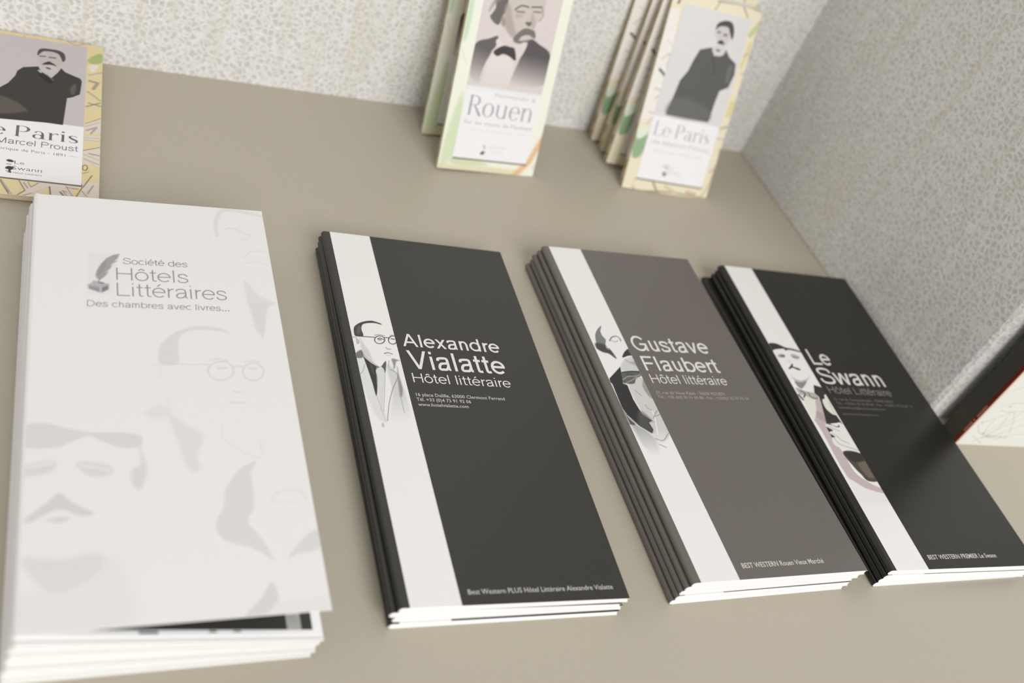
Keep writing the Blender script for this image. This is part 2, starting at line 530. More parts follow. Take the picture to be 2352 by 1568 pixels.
TXT_B = [
    ('Gustave', 27.06, 73.65, 133.0, 10.39, (222, 218, 212), 0.125, 3),
    ('Flaubert', 28.13, 73.63, 119.42, 9.88, (222, 218, 212), 0.125, 3),
    ('Hôtel littéraire', 28.22, 74.04, 110.94, 5.95, (222, 218, 212), 0.095, 3),
    ('33, rue du Vieux Palais - 76000 ROUEN', 27.35, 68.25, 103.87, 1.95, (176, 170, 165), 0.0, 0),
    ('Tél. : +33 (0)2 35 71 00 88 - Fax : +33(0)2 35 70 75 94', 27.29, 81.88, 101.13, 1.75, (176, 170, 165), 0.0, 0),
    ('BEST WESTERN Rouen Vieux Marché', 27.9, 72.66, 5.38, 2.4, (205, 200, 193), 0.0, 2),
]
ART_B = [
    ('p', [(4.94, 89.92), (14.15, 77.89), (12.1, 65.6), (6.56, 70.28), (5.09, 79.68)], (150, 150, 150), 0.8, 2, 1, [(10.96, 83.28), (9.95, 65.62)]),
    ('p', [(13.48, 109.59), (19.14, 113.68), (23.81, 113.83), (23.72, 101.46), (24.74, 91.99), (24.08, 80.3), (21.38, 75.49), (16.48, 73.14), (14.22, 75.51), (15.67, 82.7), (14.75, 85.73), (14.05, 90.63), (13.22, 99.35)], (200, 196, 192), 0.95, 1, 1, [(20.14, 81.5), (18.18, 70.77)]),
    ('p', [(23.81, 113.83), (24.99, 113.2), (24.01, 101.47), (21.97, 102.71), (21.28, 108.51)], (150, 150, 150), 1, 0.6, 1, 0),
    ('p', [(14.84, 122.84), (19.43, 127.09), (25.06, 128.02), (24.45, 119.51), (19.02, 118.98), (13.79, 118.79)], (200, 200, 200), 1, 1.2, 1, 0),
    ('p', [(18.55, 127.05), (20.36, 125.09), (24.51, 125.26), (23.97, 121.85), (21.88, 123.12), (19.18, 125.04)], (150, 150, 150), 0.7, 1, 1, 0),
    ('p', [(13.74, 149.71), (10.28, 146.78), (7.46, 142.38), (5.76, 136.03), (4.89, 133.58), (7.22, 131.16), (10.77, 129.97), (13.56, 126.83), (13.16, 130.21), (12.34, 133.26), (10.98, 134.23), (11.03, 136.3), (12.58, 139.87), (11.61, 142.62), (11.78, 145.81)], (120, 120, 120), 1, 0.25, 1, 0),
    ('p', [(5.75, 137.06), (10.62, 136.28), (11.14, 133.89), (12.49, 132.92), (13.67, 126.83), (10.77, 129.97), (7.22, 131.16), (4.89, 133.58)], (62, 62, 62), 0.9, 1.2, 1, 0),
    ('l', [(14.63, 139.14), (16.77, 141.65), (19.82, 142.67), (21.3, 141.2), (21.27, 139.5)], 0.71, (125, 125, 125), 1, 0.25, 1),
    ('l', [(15.33, 139.46), (17.63, 138.6), (19.41, 139.4)], 0.52, (160, 160, 160), 1, 0.25, 1),
    ('l', [(10.67, 134.9), (11.16, 133.2), (12.02, 132.9)], 0.38, (170, 170, 170), 1, 0.25, 1),
    ('p', [(17.47, 127.68), (19.82, 131.21), (22.64, 133.56), (24.23, 133.85), (24.65, 131.99), (25.49, 129.75), (21.41, 129.09)], (50, 50, 50), 1, 0.25, 1, 0),
    ('p', [(22.58, 133.42), (24.69, 132.83), (24.88, 130.41), (23.23, 130.68)], (90, 90, 90), 0.7, 1.5, 1, 0),
    ('p', [(13.66, 121.32), (4.36, 113.22), (3.88, 111.13), (4.54, 109.67), (4.03, 95.14), (5.06, 90.23), (9.01, 83.88), (14.11, 79.08), (15.7, 81.49), (15.03, 85.73), (17.45, 86.85), (13.49, 90.62), (12.36, 99.97), (12.78, 109.25), (10.78, 110.17), (12.42, 116.1)], (44, 44, 44), 1, 0.3, 0, 0),
    ('p', [(12.85, 93.09), (17.45, 86.85), (15.03, 85.73), (14.92, 79.68), (9.01, 83.88)], (90, 90, 90), 0.7, 2, 1, 0),
    ('p', [(13.19, 117.57), (18.27, 118.55), (23.38, 118.33), (24.71, 116.38), (19.72, 113.7), (17.31, 110.35), (13.12, 110.1), (11.04, 110.82), (11.95, 114.77)], (92, 94, 84), 1, 0.25, 1, 0),
    ('l', [(13.3, 117.58), (18.8, 118.44), (24.26, 118.36)], 0.74, (45, 45, 45), 1, 0.25, 1),
    ('l', [(11.95, 112.8), (15.63, 114.89), (19.83, 115.35), (24.49, 116.84)], 0.49, (160, 160, 160), 1, 0.25, 1),
    ('l', [(12.03, 110.2), (16.28, 112.28), (20.86, 115.06)], 0.49, (150, 150, 150), 1, 0.25, 1),
    ('l', [(15.02, 116.18), (18.5, 116.3)], 0.86, (70, 70, 70), 0.7, 0.25, 1),
    ('l', [(3.7, 93.9), (4.99, 88.7), (7.92, 83.87), (11.88, 80.28), (14.33, 76.4)], 0.41, (225, 222, 216), 1, 0.25, 1),
    ('p', [(4.03, 95.14), (4.27, 86.27), (4.35, 84.46), (7.07, 84.47), (4.99, 88.7)], (60, 60, 60), 0.8, 0.8, 1, 0),
    ('l', [(17.68, 96.6), (18.44, 94.41), (20.17, 93.18)], 0.6, (150, 150, 150), 0.8, 0.25, 1),
    ('l', [(20.17, 93.18), (19.45, 87.6), (16.89, 78.49)], 0.59, (236, 232, 230), 0.8, 0.25, 1),
    ('l', [(20.25, 89.46), (24.18, 91.36), (23.01, 93.22), (18.59, 88.21)], 0.59, (150, 150, 150), 0.8, 0.25, 1),
    ('l', [(14.48, 76.1), (18.36, 74.9), (22.98, 79.09)], 0.57, (150, 150, 150), 0.8, 0.25, 1),
    ('l', [(15.88, 105.78), (17.96, 102.62)], 0.61, (150, 150, 150), 0.8, 0.25, 1),
    ('l', [(15.13, 72.56), (18.18, 70.77)], 0.57, (150, 150, 150), 0.8, 0.25, 1),
]
TXT_C = [
    ('Le', 27.47, 41.28, 131.2, 11.66, (216, 212, 205), 0.125, 3),
    ('Swann', 26.06, 70.76, 116.98, 11.82, (216, 212, 205), 0.125, 3),
    ('Hôtel Littéraire', 27.0, 71.09, 110.07, 5.04, (150, 147, 142), 0.075, 3),
    ('15, rue de Constantinople - 75008 PARIS', 27.21, 68.19, 104.96, 1.67, (128, 125, 120), -0.005, 0),
    ('Tél. : +33(0)1 45 22 80 80 - Fax : +33(0)1 45 22 87 15', 27.25, 80.53, 102.14, 1.66, (128, 125, 120), -0.005, 0),
    ('reservations@hotel-leswann.com', 26.9, 58.91, 99.11, 1.61, (128, 125, 120), -0.005, 0),
    ('www.hotel-leswann.com', 27.01, 51.71, 94.75, 1.33, (128, 125, 120), -0.005, 0),
    ('BEST WESTERN PREMIER Le Swann', 27.09, 71.02, 5.28, 2.39, (200, 196, 190), 0.0, 2),
]
ART_C = [
    ('p', [(13.65, 104.0), (16.72, 105.67), (16.72, 101.1), (13.88, 88.31), (11.19, 86.02), (10.54, 77.37), (12.29, 68.25), (12.41, 56.59), (18.06, 49.91), (23.65, 46.59), (25.06, 43.28), (13.31, 46.58), (6.02, 53.85), (6.3, 82.26), (5.88, 91.69), (11.0, 97.83)], (190, 174, 174), 1, 0.4, 1, 0),
    ('p', [(9.8, 96.29), (13.31, 94.94), (12.85, 89.0), (8.75, 91.8)], (160, 145, 148), 0.6, 1.2, 1, 0),
    ('p', [(5.34, 53.84), (13.31, 46.58), (24.65, 42.62), (25.1, 36.74), (4.8, 36.87)], (226, 222, 220), 1, 0.4, 0, 0),
    ('p', [(5.98, 103.64), (12.04, 106.98), (12.8, 102.44), (10.02, 96.3), (5.4, 90.79)], (222, 218, 208), 1, 0.25, 1, 0),
    ('p', [(3.9, 145.04), (8.41, 145.99), (11.79, 144.66), (14.37, 143.19), (19.2, 142.47), (23.43, 140.86), (22.59, 140.13), (16.46, 141.51), (12.96, 140.74), (12.29, 142.02), (4.99, 140.63), (2.96, 137.76)], (44, 43, 40), 1, 0.25, 1, 0),
    ('p', [(5.58, 136.31), (8.27, 137.74), (10.79, 136.94), (9.53, 135.21), (6.13, 134.96)], (150, 150, 150), 0.9, 0.6, 1, 0),
    ('p', [(14.7, 137.39), (17.7, 138.19), (20.58, 136.33), (18.37, 134.52), (15.36, 135.13)], (165, 165, 165), 0.9, 0.6, 1, 0),
    ('l', [(8.25, 136.26), (9.77, 136.37)], 1.1, (75, 75, 75), 1, 0.25, 1),
    ('l', [(15.9, 136.16), (18.68, 135.53)], 0.79, (120, 120, 120), 1, 0.25, 1),
    ('l', [(11.56, 133.47), (11.23, 131.41)], 0.79, (200, 200, 200), 1, 0.25, 1),
    ('p', [(7.94, 126.75), (10.89, 129.36), (12.0, 130.65), (12.78, 130.46), (11.97, 128.62), (14.42, 127.73), (16.1, 126.47), (14.21, 125.95), (12.23, 127.03), (10.65, 127.49), (8.63, 126.39)], (44, 43, 40), 1, 0.25, 1, 0),
    ('p', [(7.02, 121.91), (7.97, 119.59), (11.58, 118.23), (16.97, 119.89), (19.42, 122.26), (17.4, 119.59), (14.1, 117.5), (7.74, 117.77)], (165, 165, 165), 0.7, 0.8, 1, 0),
    ('p', [(7.2, 117.42), (10.94, 117.01), (15.39, 117.89), (11.45, 113.91), (8.75, 112.21), (7.07, 114.45)], (110, 110, 110), 0.8, 0.8, 1, 0),
    ('p', [(5.49, 118.27), (6.44, 115.97), (7.23, 111.35), (5.65, 112.43), (4.7, 114.71)], (235, 235, 235), 1, 0.25, 1, 0),
    ('p', [(16.92, 117.35), (18.6, 115.08), (16.35, 110.28), (12.27, 110.07), (12.14, 113.17)], (226, 226, 226), 1, 0.25, 1, 0),
    ('p', [(5.49, 112.81), (9.22, 111.07), (12.27, 110.07), (15.92, 109.48), (17.59, 107.25), (14.23, 104.41), (10.88, 106.16), (8.06, 107.55), (5.55, 108.19)], (178, 172, 165), 1, 0.4, 1, 0),
    ('l', [(7.54, 110.6), (9.43, 108.77), (7.22, 105.98)], 0.9, (85, 85, 85), 1, 0.25, 1),
    ('l', [(12.06, 109.67), (12.35, 106.23), (16.35, 105.66)], 0.68, (95, 95, 95), 1, 0.25, 1),
    ('l', [(4.77, 107.39), (5.66, 104.38)], 1.64, (110, 110, 110), 1, 0.25, 1),
    ('p', [(18.82, 115.49), (23.68, 113.95), (23.38, 101.39), (22.1, 95.29), (22.89, 87.88), (20.26, 88.89), (12.23, 87.88), (16.84, 102.62), (17.66, 107.26), (16.14, 109.5)], (44, 43, 40), 1, 0.3, 0, 0),
    ('p', [(21.89, 108.08), (23.72, 108.48), (23.38, 101.39), (23.81, 94.75), (22.51, 94.1), (20.28, 94.62), (18.55, 96.65), (17.7, 99.62), (18.67, 104.62), (20.96, 105.88)], (222, 217, 208), 1, 0.25, 1, 0),
    ('l', [(22.47, 103.64), (21.63, 98.28), (22.1, 95.29)], 0.6, (170, 170, 170), 0.6, 0.25, 1),
    ('p', [(14.24, 88.32), (15.93, 86.91), (18.76, 86.27), (21.57, 89.31), (24.82, 85.0), (19.34, 80.47), (10.54, 77.37), (10.78, 85.28)], (44, 43, 40), 1, 0.3, 0, 0),
    ('p', [(11.24, 87.63), (14.65, 87.16), (17.82, 85.87), (19.99, 86.31), (20.04, 88.89), (21.84, 89.17), (22.95, 87.73), (24.58, 85.58), (24.79, 77.01), (24.19, 69.17), (19.56, 68.73), (13.93, 71.08), (9.56, 73.8), (10.44, 78.43), (12.98, 79.22), (10.72, 81.67), (11.84, 82.78), (14.04, 83.57), (11.19, 86.02)], (226, 222, 218), 1, 0.25, 1, 0),
    ('l', [(12.12, 86.42), (15.9, 84.35), (18.15, 83.33)], 0.65, (165, 165, 165), 0.8, 0.25, 1),
    ('l', [(12.29, 81.71), (14.62, 79.62), (15.51, 77.49)], 0.65, (165, 165, 165), 0.8, 0.25, 1),
    ('l', [(11.86, 78.47), (13.15, 74.59), (18.8, 72.24), (23.97, 70.23)], 0.64, (165, 165, 165), 0.8, 0.25, 1),
    ('l', [(15.51, 77.49), (19.56, 74.74)], 0.64, (165, 165, 165), 0.8, 0.25, 1),
    ('p', [(12.32, 69.51), (23.62, 68.46), (24.41, 58.06), (24.1, 51.27), (17.49, 51.24), (15.76, 55.26), (14.02, 59.32)], (74, 66, 58), 1, 0.4, 1, 0),
    ('p', [(17.74, 62.1), (23.52, 63.57), (23.28, 57.37), (22.9, 53.29), (19.12, 53.94)], (120, 106, 96), 0.7, 1.5, 1, 0),
    ('p', [(12.7, 68.96), (23.62, 68.46), (23.94, 64.27), (15.06, 63.44)], (44, 43, 40), 0.9, 1, 1, 0),
]
TXT_D = [
    ('Société des', 34.34, 59.8, 166.68, 3.72, (128, 124, 128), 0.085, 3),
    ('Hôtels', 31.59, 59.63, 156.83, 7.43, (146, 143, 146), 0.07, 3),
    ('Littéraires', 31.61, 74.51, 147.44, 7.74, (146, 143, 146), 0.07, 3),
    ('Des chambres avec livres...', 20.58, 74.82, 140.84, 3.44, (128, 124, 128), 0.085, 3),
]
ART_D = [
    ('p', [(46.19, 110.59), (46.44, 119.13), (49.41, 124.15), (54.97, 129.39), (62.8, 131.78), (68.99, 131.15), (74.24, 128.28), (67.3, 129.59), (59.54, 129.25), (55.18, 126.59), (53.38, 121.54), (53.38, 115.03), (52.39, 110.52)], (213, 211, 210), 1, 0.8, 1, 0),
    ('l', [(46.57, 110.81), (55.33, 110.48), (64.3, 110.69)], 0.44, (207, 206, 204), 1, 0.25, 1),
    ('l', [(73.42, 107.46), (72.88, 105.57), (71.68, 103.97), (70.02, 102.9), (68.14, 102.5), (66.34, 102.84), (64.87, 103.87), (63.96, 105.42), (63.73, 107.27), (64.24, 109.15), (65.41, 110.77), (67.07, 111.89), (68.97, 112.31), (70.81, 111.98), (72.31, 110.93), (73.22, 109.34), (73.42, 107.46)], 0.54, (206, 204, 203), 1, 0.25, 1),
    ('l', [(84.97, 107.14), (84.46, 105.32), (83.41, 103.78), (81.99, 102.74), (80.42, 102.36), (78.93, 102.7), (77.74, 103.69), (77.02, 105.2), (76.9, 106.99), (77.38, 108.81), (78.41, 110.38), (79.83, 111.45), (81.42, 111.85), (82.94, 111.52), (84.15, 110.51), (84.87, 108.97), (84.97, 107.14)], 0.55, (206, 204, 203), 1, 0.25, 1),
    ('l', [(73.73, 109.94), (77.16, 109.69)], 0.55, (206, 204, 203), 1, 0.25, 1),
    ('l', [(64.44, 112.63), (68.33, 113.81), (71.82, 112.6)], 0.63, (213, 212, 210), 1, 0.25, 1),
    ('l', [(78.19, 112.21), (81.01, 113.16), (83.69, 112.56)], 0.55, (213, 212, 210), 1, 0.25, 1),
    ('l', [(67.53, 108.73), (70.97, 109.02)], 0.72, (206, 204, 203), 1, 0.25, 1),
    ('l', [(79.41, 108.98), (82.1, 108.71)], 0.73, (206, 204, 203), 1, 0.25, 1),
    ('l', [(72.19, 97.45), (73.58, 96.23), (75.86, 96.45)], 0.53, (213, 212, 210), 1, 0.25, 1),
    ('l', [(70.54, 91.51), (73.82, 90.91), (76.45, 91.12)], 0.52, (209, 208, 206), 1, 0.25, 1),
    ('l', [(43.62, 109.48), (46.17, 110.06), (46.32, 105.38), (44.79, 103.3)], 0.52, (217, 216, 214), 1, 0.25, 1),
    ('p', [(48.23, 93.24), (48.9, 85.88), (53.5, 80.55), (59.47, 75.25), (56.7, 65.56), (57.69, 60.11), (53.56, 59.35), (50.87, 71.19), (48.13, 84.43)], (215, 213, 212), 0.9, 2, 1, 0),
    ('l', [(67.0, 80.43), (67.06, 72.76), (78.39, 64.07), (79.94, 71.58)], 0.5, (219, 218, 216), 1, 0.25, 1),
    ('p', [(39.91, 86.39), (45.62, 90.27), (47.78, 84.43), (42.55, 83.5)], (217, 213, 213), 0.7, 3, 1, 0),
    ('p', [(0.4, 80.14), (6.94, 81.44), (13.97, 79.09), (21.06, 77.18), (26.27, 77.11), (34.19, 76.55), (38.48, 74.64), (37.33, 70.36), (31.39, 70.04), (26.21, 72.57), (21.05, 75.37), (15.3, 72.77), (10.3, 70.48), (0.53, 71.13)], (211, 208, 207), 1, 0.8, 1, 0),
    ('p', [(0.83, 62.56), (4.89, 64.31), (10.4, 64.58), (9.85, 60.59), (5.03, 58.82), (0.61, 58.56)], (213, 209, 209), 1, 1.5, 1, 0),
    ('p', [(16.93, 63.1), (19.76, 64.32), (28.0, 61.91), (27.62, 58.3), (22.25, 57.63), (18.51, 60.48)], (213, 209, 209), 1, 1.5, 1, 0),
    ('l', [(1.63, 61.87), (5.53, 63.01), (9.5, 63.32)], 0.85, (225, 224, 222), 1, 0.25, 1),
    ('l', [(18.5, 62.37), (22.91, 61.63), (27.33, 60.2)], 0.88, (225, 224, 222), 1, 0.25, 1),
    ('p', [(37.34, 70.55), (38.84, 66.01), (39.57, 58.93), (37.37, 51.71), (34.86, 53.51), (34.72, 59.96), (37.73, 62.49)], (212, 208, 208), 1, 1.5, 1, 0),
    ('p', [(1.6, 40.5), (4.27, 43.87), (8.3, 47.64), (11.83, 51.29), (15.49, 47.71), (18.53, 45.54), (22.6, 42.52), (18.54, 41.69), (14.32, 44.14), (10.74, 44.33), (6.66, 42.01), (3.8, 40.15)], (206, 204, 204), 1, 1, 1, 0),
    ('p', [(8.16, 40.68), (11.97, 41.73), (15.25, 41.31), (12.59, 39.34)], (209, 207, 206), 1, 1, 1, 0),
    ('p', [(1.68, 26.95), (12.78, 25.78), (23.28, 27.44), (25.9, 22.6), (19.74, 15.76), (10.16, 13.03), (3.26, 21.39)], (215, 211, 211), 0.9, 3, 1, 0),
    ('p', [(-0.31, 13.93), (18.6, 14.43), (28.03, 26.2), (32.55, 14.71), (32.17, 0.59), (-0.32, 1.14)], (220, 216, 216), 0.7, 5, 1, 0),
    ('p', [(77.17, 62.72), (71.53, 59.68), (67.54, 54.43), (65.1, 50.13), (64.17, 43.3), (60.95, 36.77), (61.53, 31.83), (65.18, 28.37), (70.3, 26.67), (74.68, 23.97), (78.73, 20.25), (76.92, 25.99), (74.78, 31.02), (72.44, 34.46), (71.97, 37.83), (74.34, 42.8), (74.86, 52.38), (74.86, 57.76)], (214, 209, 209), 1, 0.8, 1, 0),
    ('l', [(80.43, 44.4), (82.63, 48.07), (86.69, 49.23), (91.64, 48.58), (92.94, 44.96)], 0.62, (218, 215, 214), 1, 0.25, 1),
    ('l', [(81.8, 44.17), (86.07, 44.4), (90.85, 42.86)], 0.47, (220, 217, 216), 1, 0.25, 1),
    ('p', [(83.59, 20.86), (87.96, 26.89), (92.76, 31.17), (95.62, 31.42), (96.28, 25.52), (92.29, 23.16), (87.39, 22.69)], (212, 209, 208), 1, 1.2, 1, 0),
    ('p', [(76.98, 12.19), (78.47, 7.12), (77.56, 3.45), (71.98, -0.44), (66.63, -0.29), (72.7, 6.12)], (209, 206, 205), 1, 0.8, 1, 0),
    ('p', [(77.01, 4.25), (95.07, 5.3), (94.7, -5.56), (74.17, -3.54)], (221, 219, 218), 0.8, 2, 0, 0),
    ('p', [(73.07, 196.96), (74.64, 204.39), (76.44, 207.17), (81.36, 209.21), (87.22, 207.87), (95.24, 205.61), (94.67, 204.12), (87.01, 205.77), (79.11, 206.22), (76.31, 203.32), (74.63, 196.2), (74.2, 188.64), (73.02, 189.13)], (216, 215, 213), 1, 0.8, 1, 0),
    ('l', [(77.21, 193.39), (80.82, 194.72), (85.59, 191.51), (88.67, 190.91)], 0.69, (216, 215, 213), 1, 0.25, 1),
    ('l', [(81.84, 188.96), (85.16, 187.16), (88.57, 189.97)], 0.44, (219, 218, 216), 1, 0.25, 1),
    ('l', [(70.11, 188.33), (71.45, 183.65), (73.82, 180.3)], 0.43, (220, 219, 217), 1, 0.25, 1),
    ('l', [(83.96, 175.03), (88.3, 179.89), (93.74, 179.8)], 0.43, (216, 215, 213), 1, 0.25, 1),
    ('l', [(84.76, 171.57), (89.45, 172.57), (94.29, 171.04)], 0.43, (216, 215, 213), 1, 0.25, 1),
    ('p', [(82.76, 159.93), (85.09, 156.44), (88.56, 150.57), (94.14, 147.18), (93.24, 145.92), (90.3, 143.04), (87.75, 130.23), (84.5, 130.09), (83.69, 139.47), (82.6, 150.19)], (216, 215, 213), 1, 1.5, 1, 0),
    ('p', [(83.05, 146.08), (90.91, 146.55), (88.69, 134.38), (86.55, 124.07), (85.68, 130.73), (84.11, 138.91)], (214, 211, 210), 1, 0.8, 0, 0),
    ('p', [(20.7, 173.04), (32.65, 172.92), (29.5, 147.82), (20.5, 148.26)], (221, 220, 219), 0.8, 0.6, 0, 0),
    ('p', [(33.17, 172.86), (30.57, 171.95), (28.14, 169.83), (25.72, 165.76), (24.18, 161.72), (23.79, 159.0), (24.15, 157.32), (25.13, 156.33), (26.64, 157.62), (28.01, 159.87), (28.77, 161.44), (27.76, 161.14), (29.23, 163.21), (30.19, 165.59), (29.51, 165.64), (31.87, 168.11), (32.29, 168.53), (30.91, 168.3), (32.24, 169.75), (32.8, 171.81)], (158, 156, 158), 1, 0.12, 0, 0),
    ('p', [(27.78, 168.58), (25.71, 164.55), (24.66, 159.6), (25.66, 159.68), (27.4, 164.7)], (140, 138, 140), 0.6, 0.8, 1, 0),
    ('l', [(25.64, 157.54), (24.69, 155.34), (23.14, 155.49), (22.97, 154.69)], 0.38, (130, 128, 130), 1, 0.12, 1),
    ('p', [(23.64, 155.16), (28.6, 154.31), (28.66, 153.62), (25.76, 152.26), (20.9, 152.86), (21.65, 154.06)], (178, 176, 177), 1, 0.12, 0, 0),
    ('p', [(20.9, 153.07), (25.59, 152.35), (25.49, 148.8), (21.25, 150.79)], (148, 146, 148), 1, 0.12, 0, 0),
    ('p', [(25.79, 152.37), (28.66, 153.73), (28.48, 150.77), (25.82, 148.82)], (128, 126, 128), 1, 0.12, 0, 0),
    ('l', [(25.12, 154.85), (26.61, 154.43)], 0.75, (110, 108, 110), 1, 0.12, 1),
    ('l', [(25.69, 152.15), (25.63, 149.12)], 0.33, (206, 205, 204), 1, 0.12, 1),
    ('l', [(21.16, 152.77), (25.59, 152.04), (28.42, 153.39)], 0.25, (206, 205, 204), 1, 0.12, 1),
]
TXT_P1 = [
    ('Le Paris', 10.33, 55.32, 41.15, 8.18, (112, 105, 106), 0, 1),
    ('de Marcel Proust', 11.68, 55.52, 35.04, 4.13, (128, 122, 124), 0.1, 3),
    ('Plan historique de Paris - 1891 —', 10.51, 55.0, 30.39, 1.85, (150, 143, 145), 0, 0),
    ('Le', 28.69, 32.88, 20.91, 2.19, (110, 106, 108), -0.01, 0),
    ('Swann', 27.96, 40.52, 16.72, 2.71, (110, 106, 108), -0.01, 0),
    ('Hôtel Littéraire', 28.6, 40.62, 14.12, 1.21, (150, 146, 148), 0, 0),
]
ART_P1 = [
    ('p', [(12.83, 116.16), (57.23, 123.01), (57.8, 54.64), (17.5, 52.53)], (200, 192, 193), 1, 0.2, 0, 0),
    ('p', [(25.62, 92.92), (28.07, 96.61), (34.97, 99.08), (36.24, 95.4), (41.34, 90.8), (44.39, 96.66), (45.62, 100.57), (47.67, 97.58), (55.01, 94.03), (55.8, 91.72), (55.1, 80.61), (51.65, 77.29), (49.25, 76.0), (48.16, 54.08), (40.83, 54.21), (17.5, 52.53), (15.97, 73.34), (22.11, 81.66), (24.84, 88.25)], (60, 58, 53), 1, 0.25, 0, 0),
    ('p', [(17.24, 69.9), (25.56, 68.27), (31.6, 62.31), (30.18, 60.12), (18.19, 56.76)], (104, 95, 86), 0.8, 1.5, 1, 0),
    ('p', [(50.57, 85.34), (52.93, 88.95), (52.9, 81.02), (51.03, 79.56)], (96, 94, 84), 0.9, 1, 1, 0),
    ('p', [(35.12, 96.09), (36.84, 94.06), (41.96, 88.98), (41.02, 85.75), (35.89, 91.3)], (40, 40, 36), 0.9, 0.8, 1, 0),
    ('p', [(34.68, 110.3), (39.8, 113.7), (44.9, 112.28), (46.24, 106.41), (44.21, 101.2), (41.11, 96.26), (37.73, 98.34), (34.99, 104.18)], (196, 187, 182), 1, 0.4, 1, 0),
    ('p', [(33.9, 109.54), (34.51, 113.9), (36.92, 115.68), (40.26, 115.84), (43.64, 115.8), (46.53, 113.81), (47.38, 108.82), (46.24, 106.21), (44.97, 110.21), (43.47, 112.9), (39.8, 113.7), (36.5, 112.72), (34.47, 108.99)], (78, 74, 72), 1, 0.4, 1, 0),
    ('l', [(35.34, 108.2), (37.53, 108.64)], 1.05, (110, 104, 100), 1, 0.25, 1),
    ('l', [(39.75, 108.46), (42.52, 108.65)], 1.06, (110, 104, 100), 1, 0.25, 1),
    ('p', [(36.6, 101.38), (39.09, 104.55), (40.76, 104.31), (43.36, 101.67), (40.04, 101.95)], (62, 58, 55), 1, 0.3, 1, 0),
    ('p', [(37.91, 100.42), (41.41, 102.14), (43.73, 99.32), (41.68, 95.71), (38.39, 95.8)], (204, 195, 190), 1, 0.4, 1, 0),
    ('l', [(39.07, 99.02), (40.19, 98.53)], 1.33, (90, 82, 78), 1, 0.25, 1),
    ('l', [(39.06, 93.17), (42.5, 89.12)], 0.59, (120, 118, 112), 1, 0.25, 1),
    ('l', [(35.41, 95.67), (36.39, 94.44)], 1.17, (190, 186, 184), 1, 0.25, 1),
    ('p', [(25.22, 22.98), (26.68, 23.67), (28.36, 22.81), (27.95, 21.93), (26.09, 21.96)], (60, 56, 56), 1, 0.2, 1, 0),
    ('p', [(25.21, 17.83), (26.53, 18.88), (28.4, 18.46), (28.47, 17.29), (27.41, 15.91), (27.96, 14.45), (26.58, 14.57), (26.45, 16.51), (25.4, 16.69)], (64, 60, 60), 1, 0.3, 1, 0),
    ('l', [(25.51, 20.26), (27.36, 20.23)], 0.42, (110, 105, 105), 1, 0.25, 1),
    ('l', [(25.6, 15.56), (26.58, 14.57)], 0.48, (160, 156, 156), 1, 0.25, 1),
]
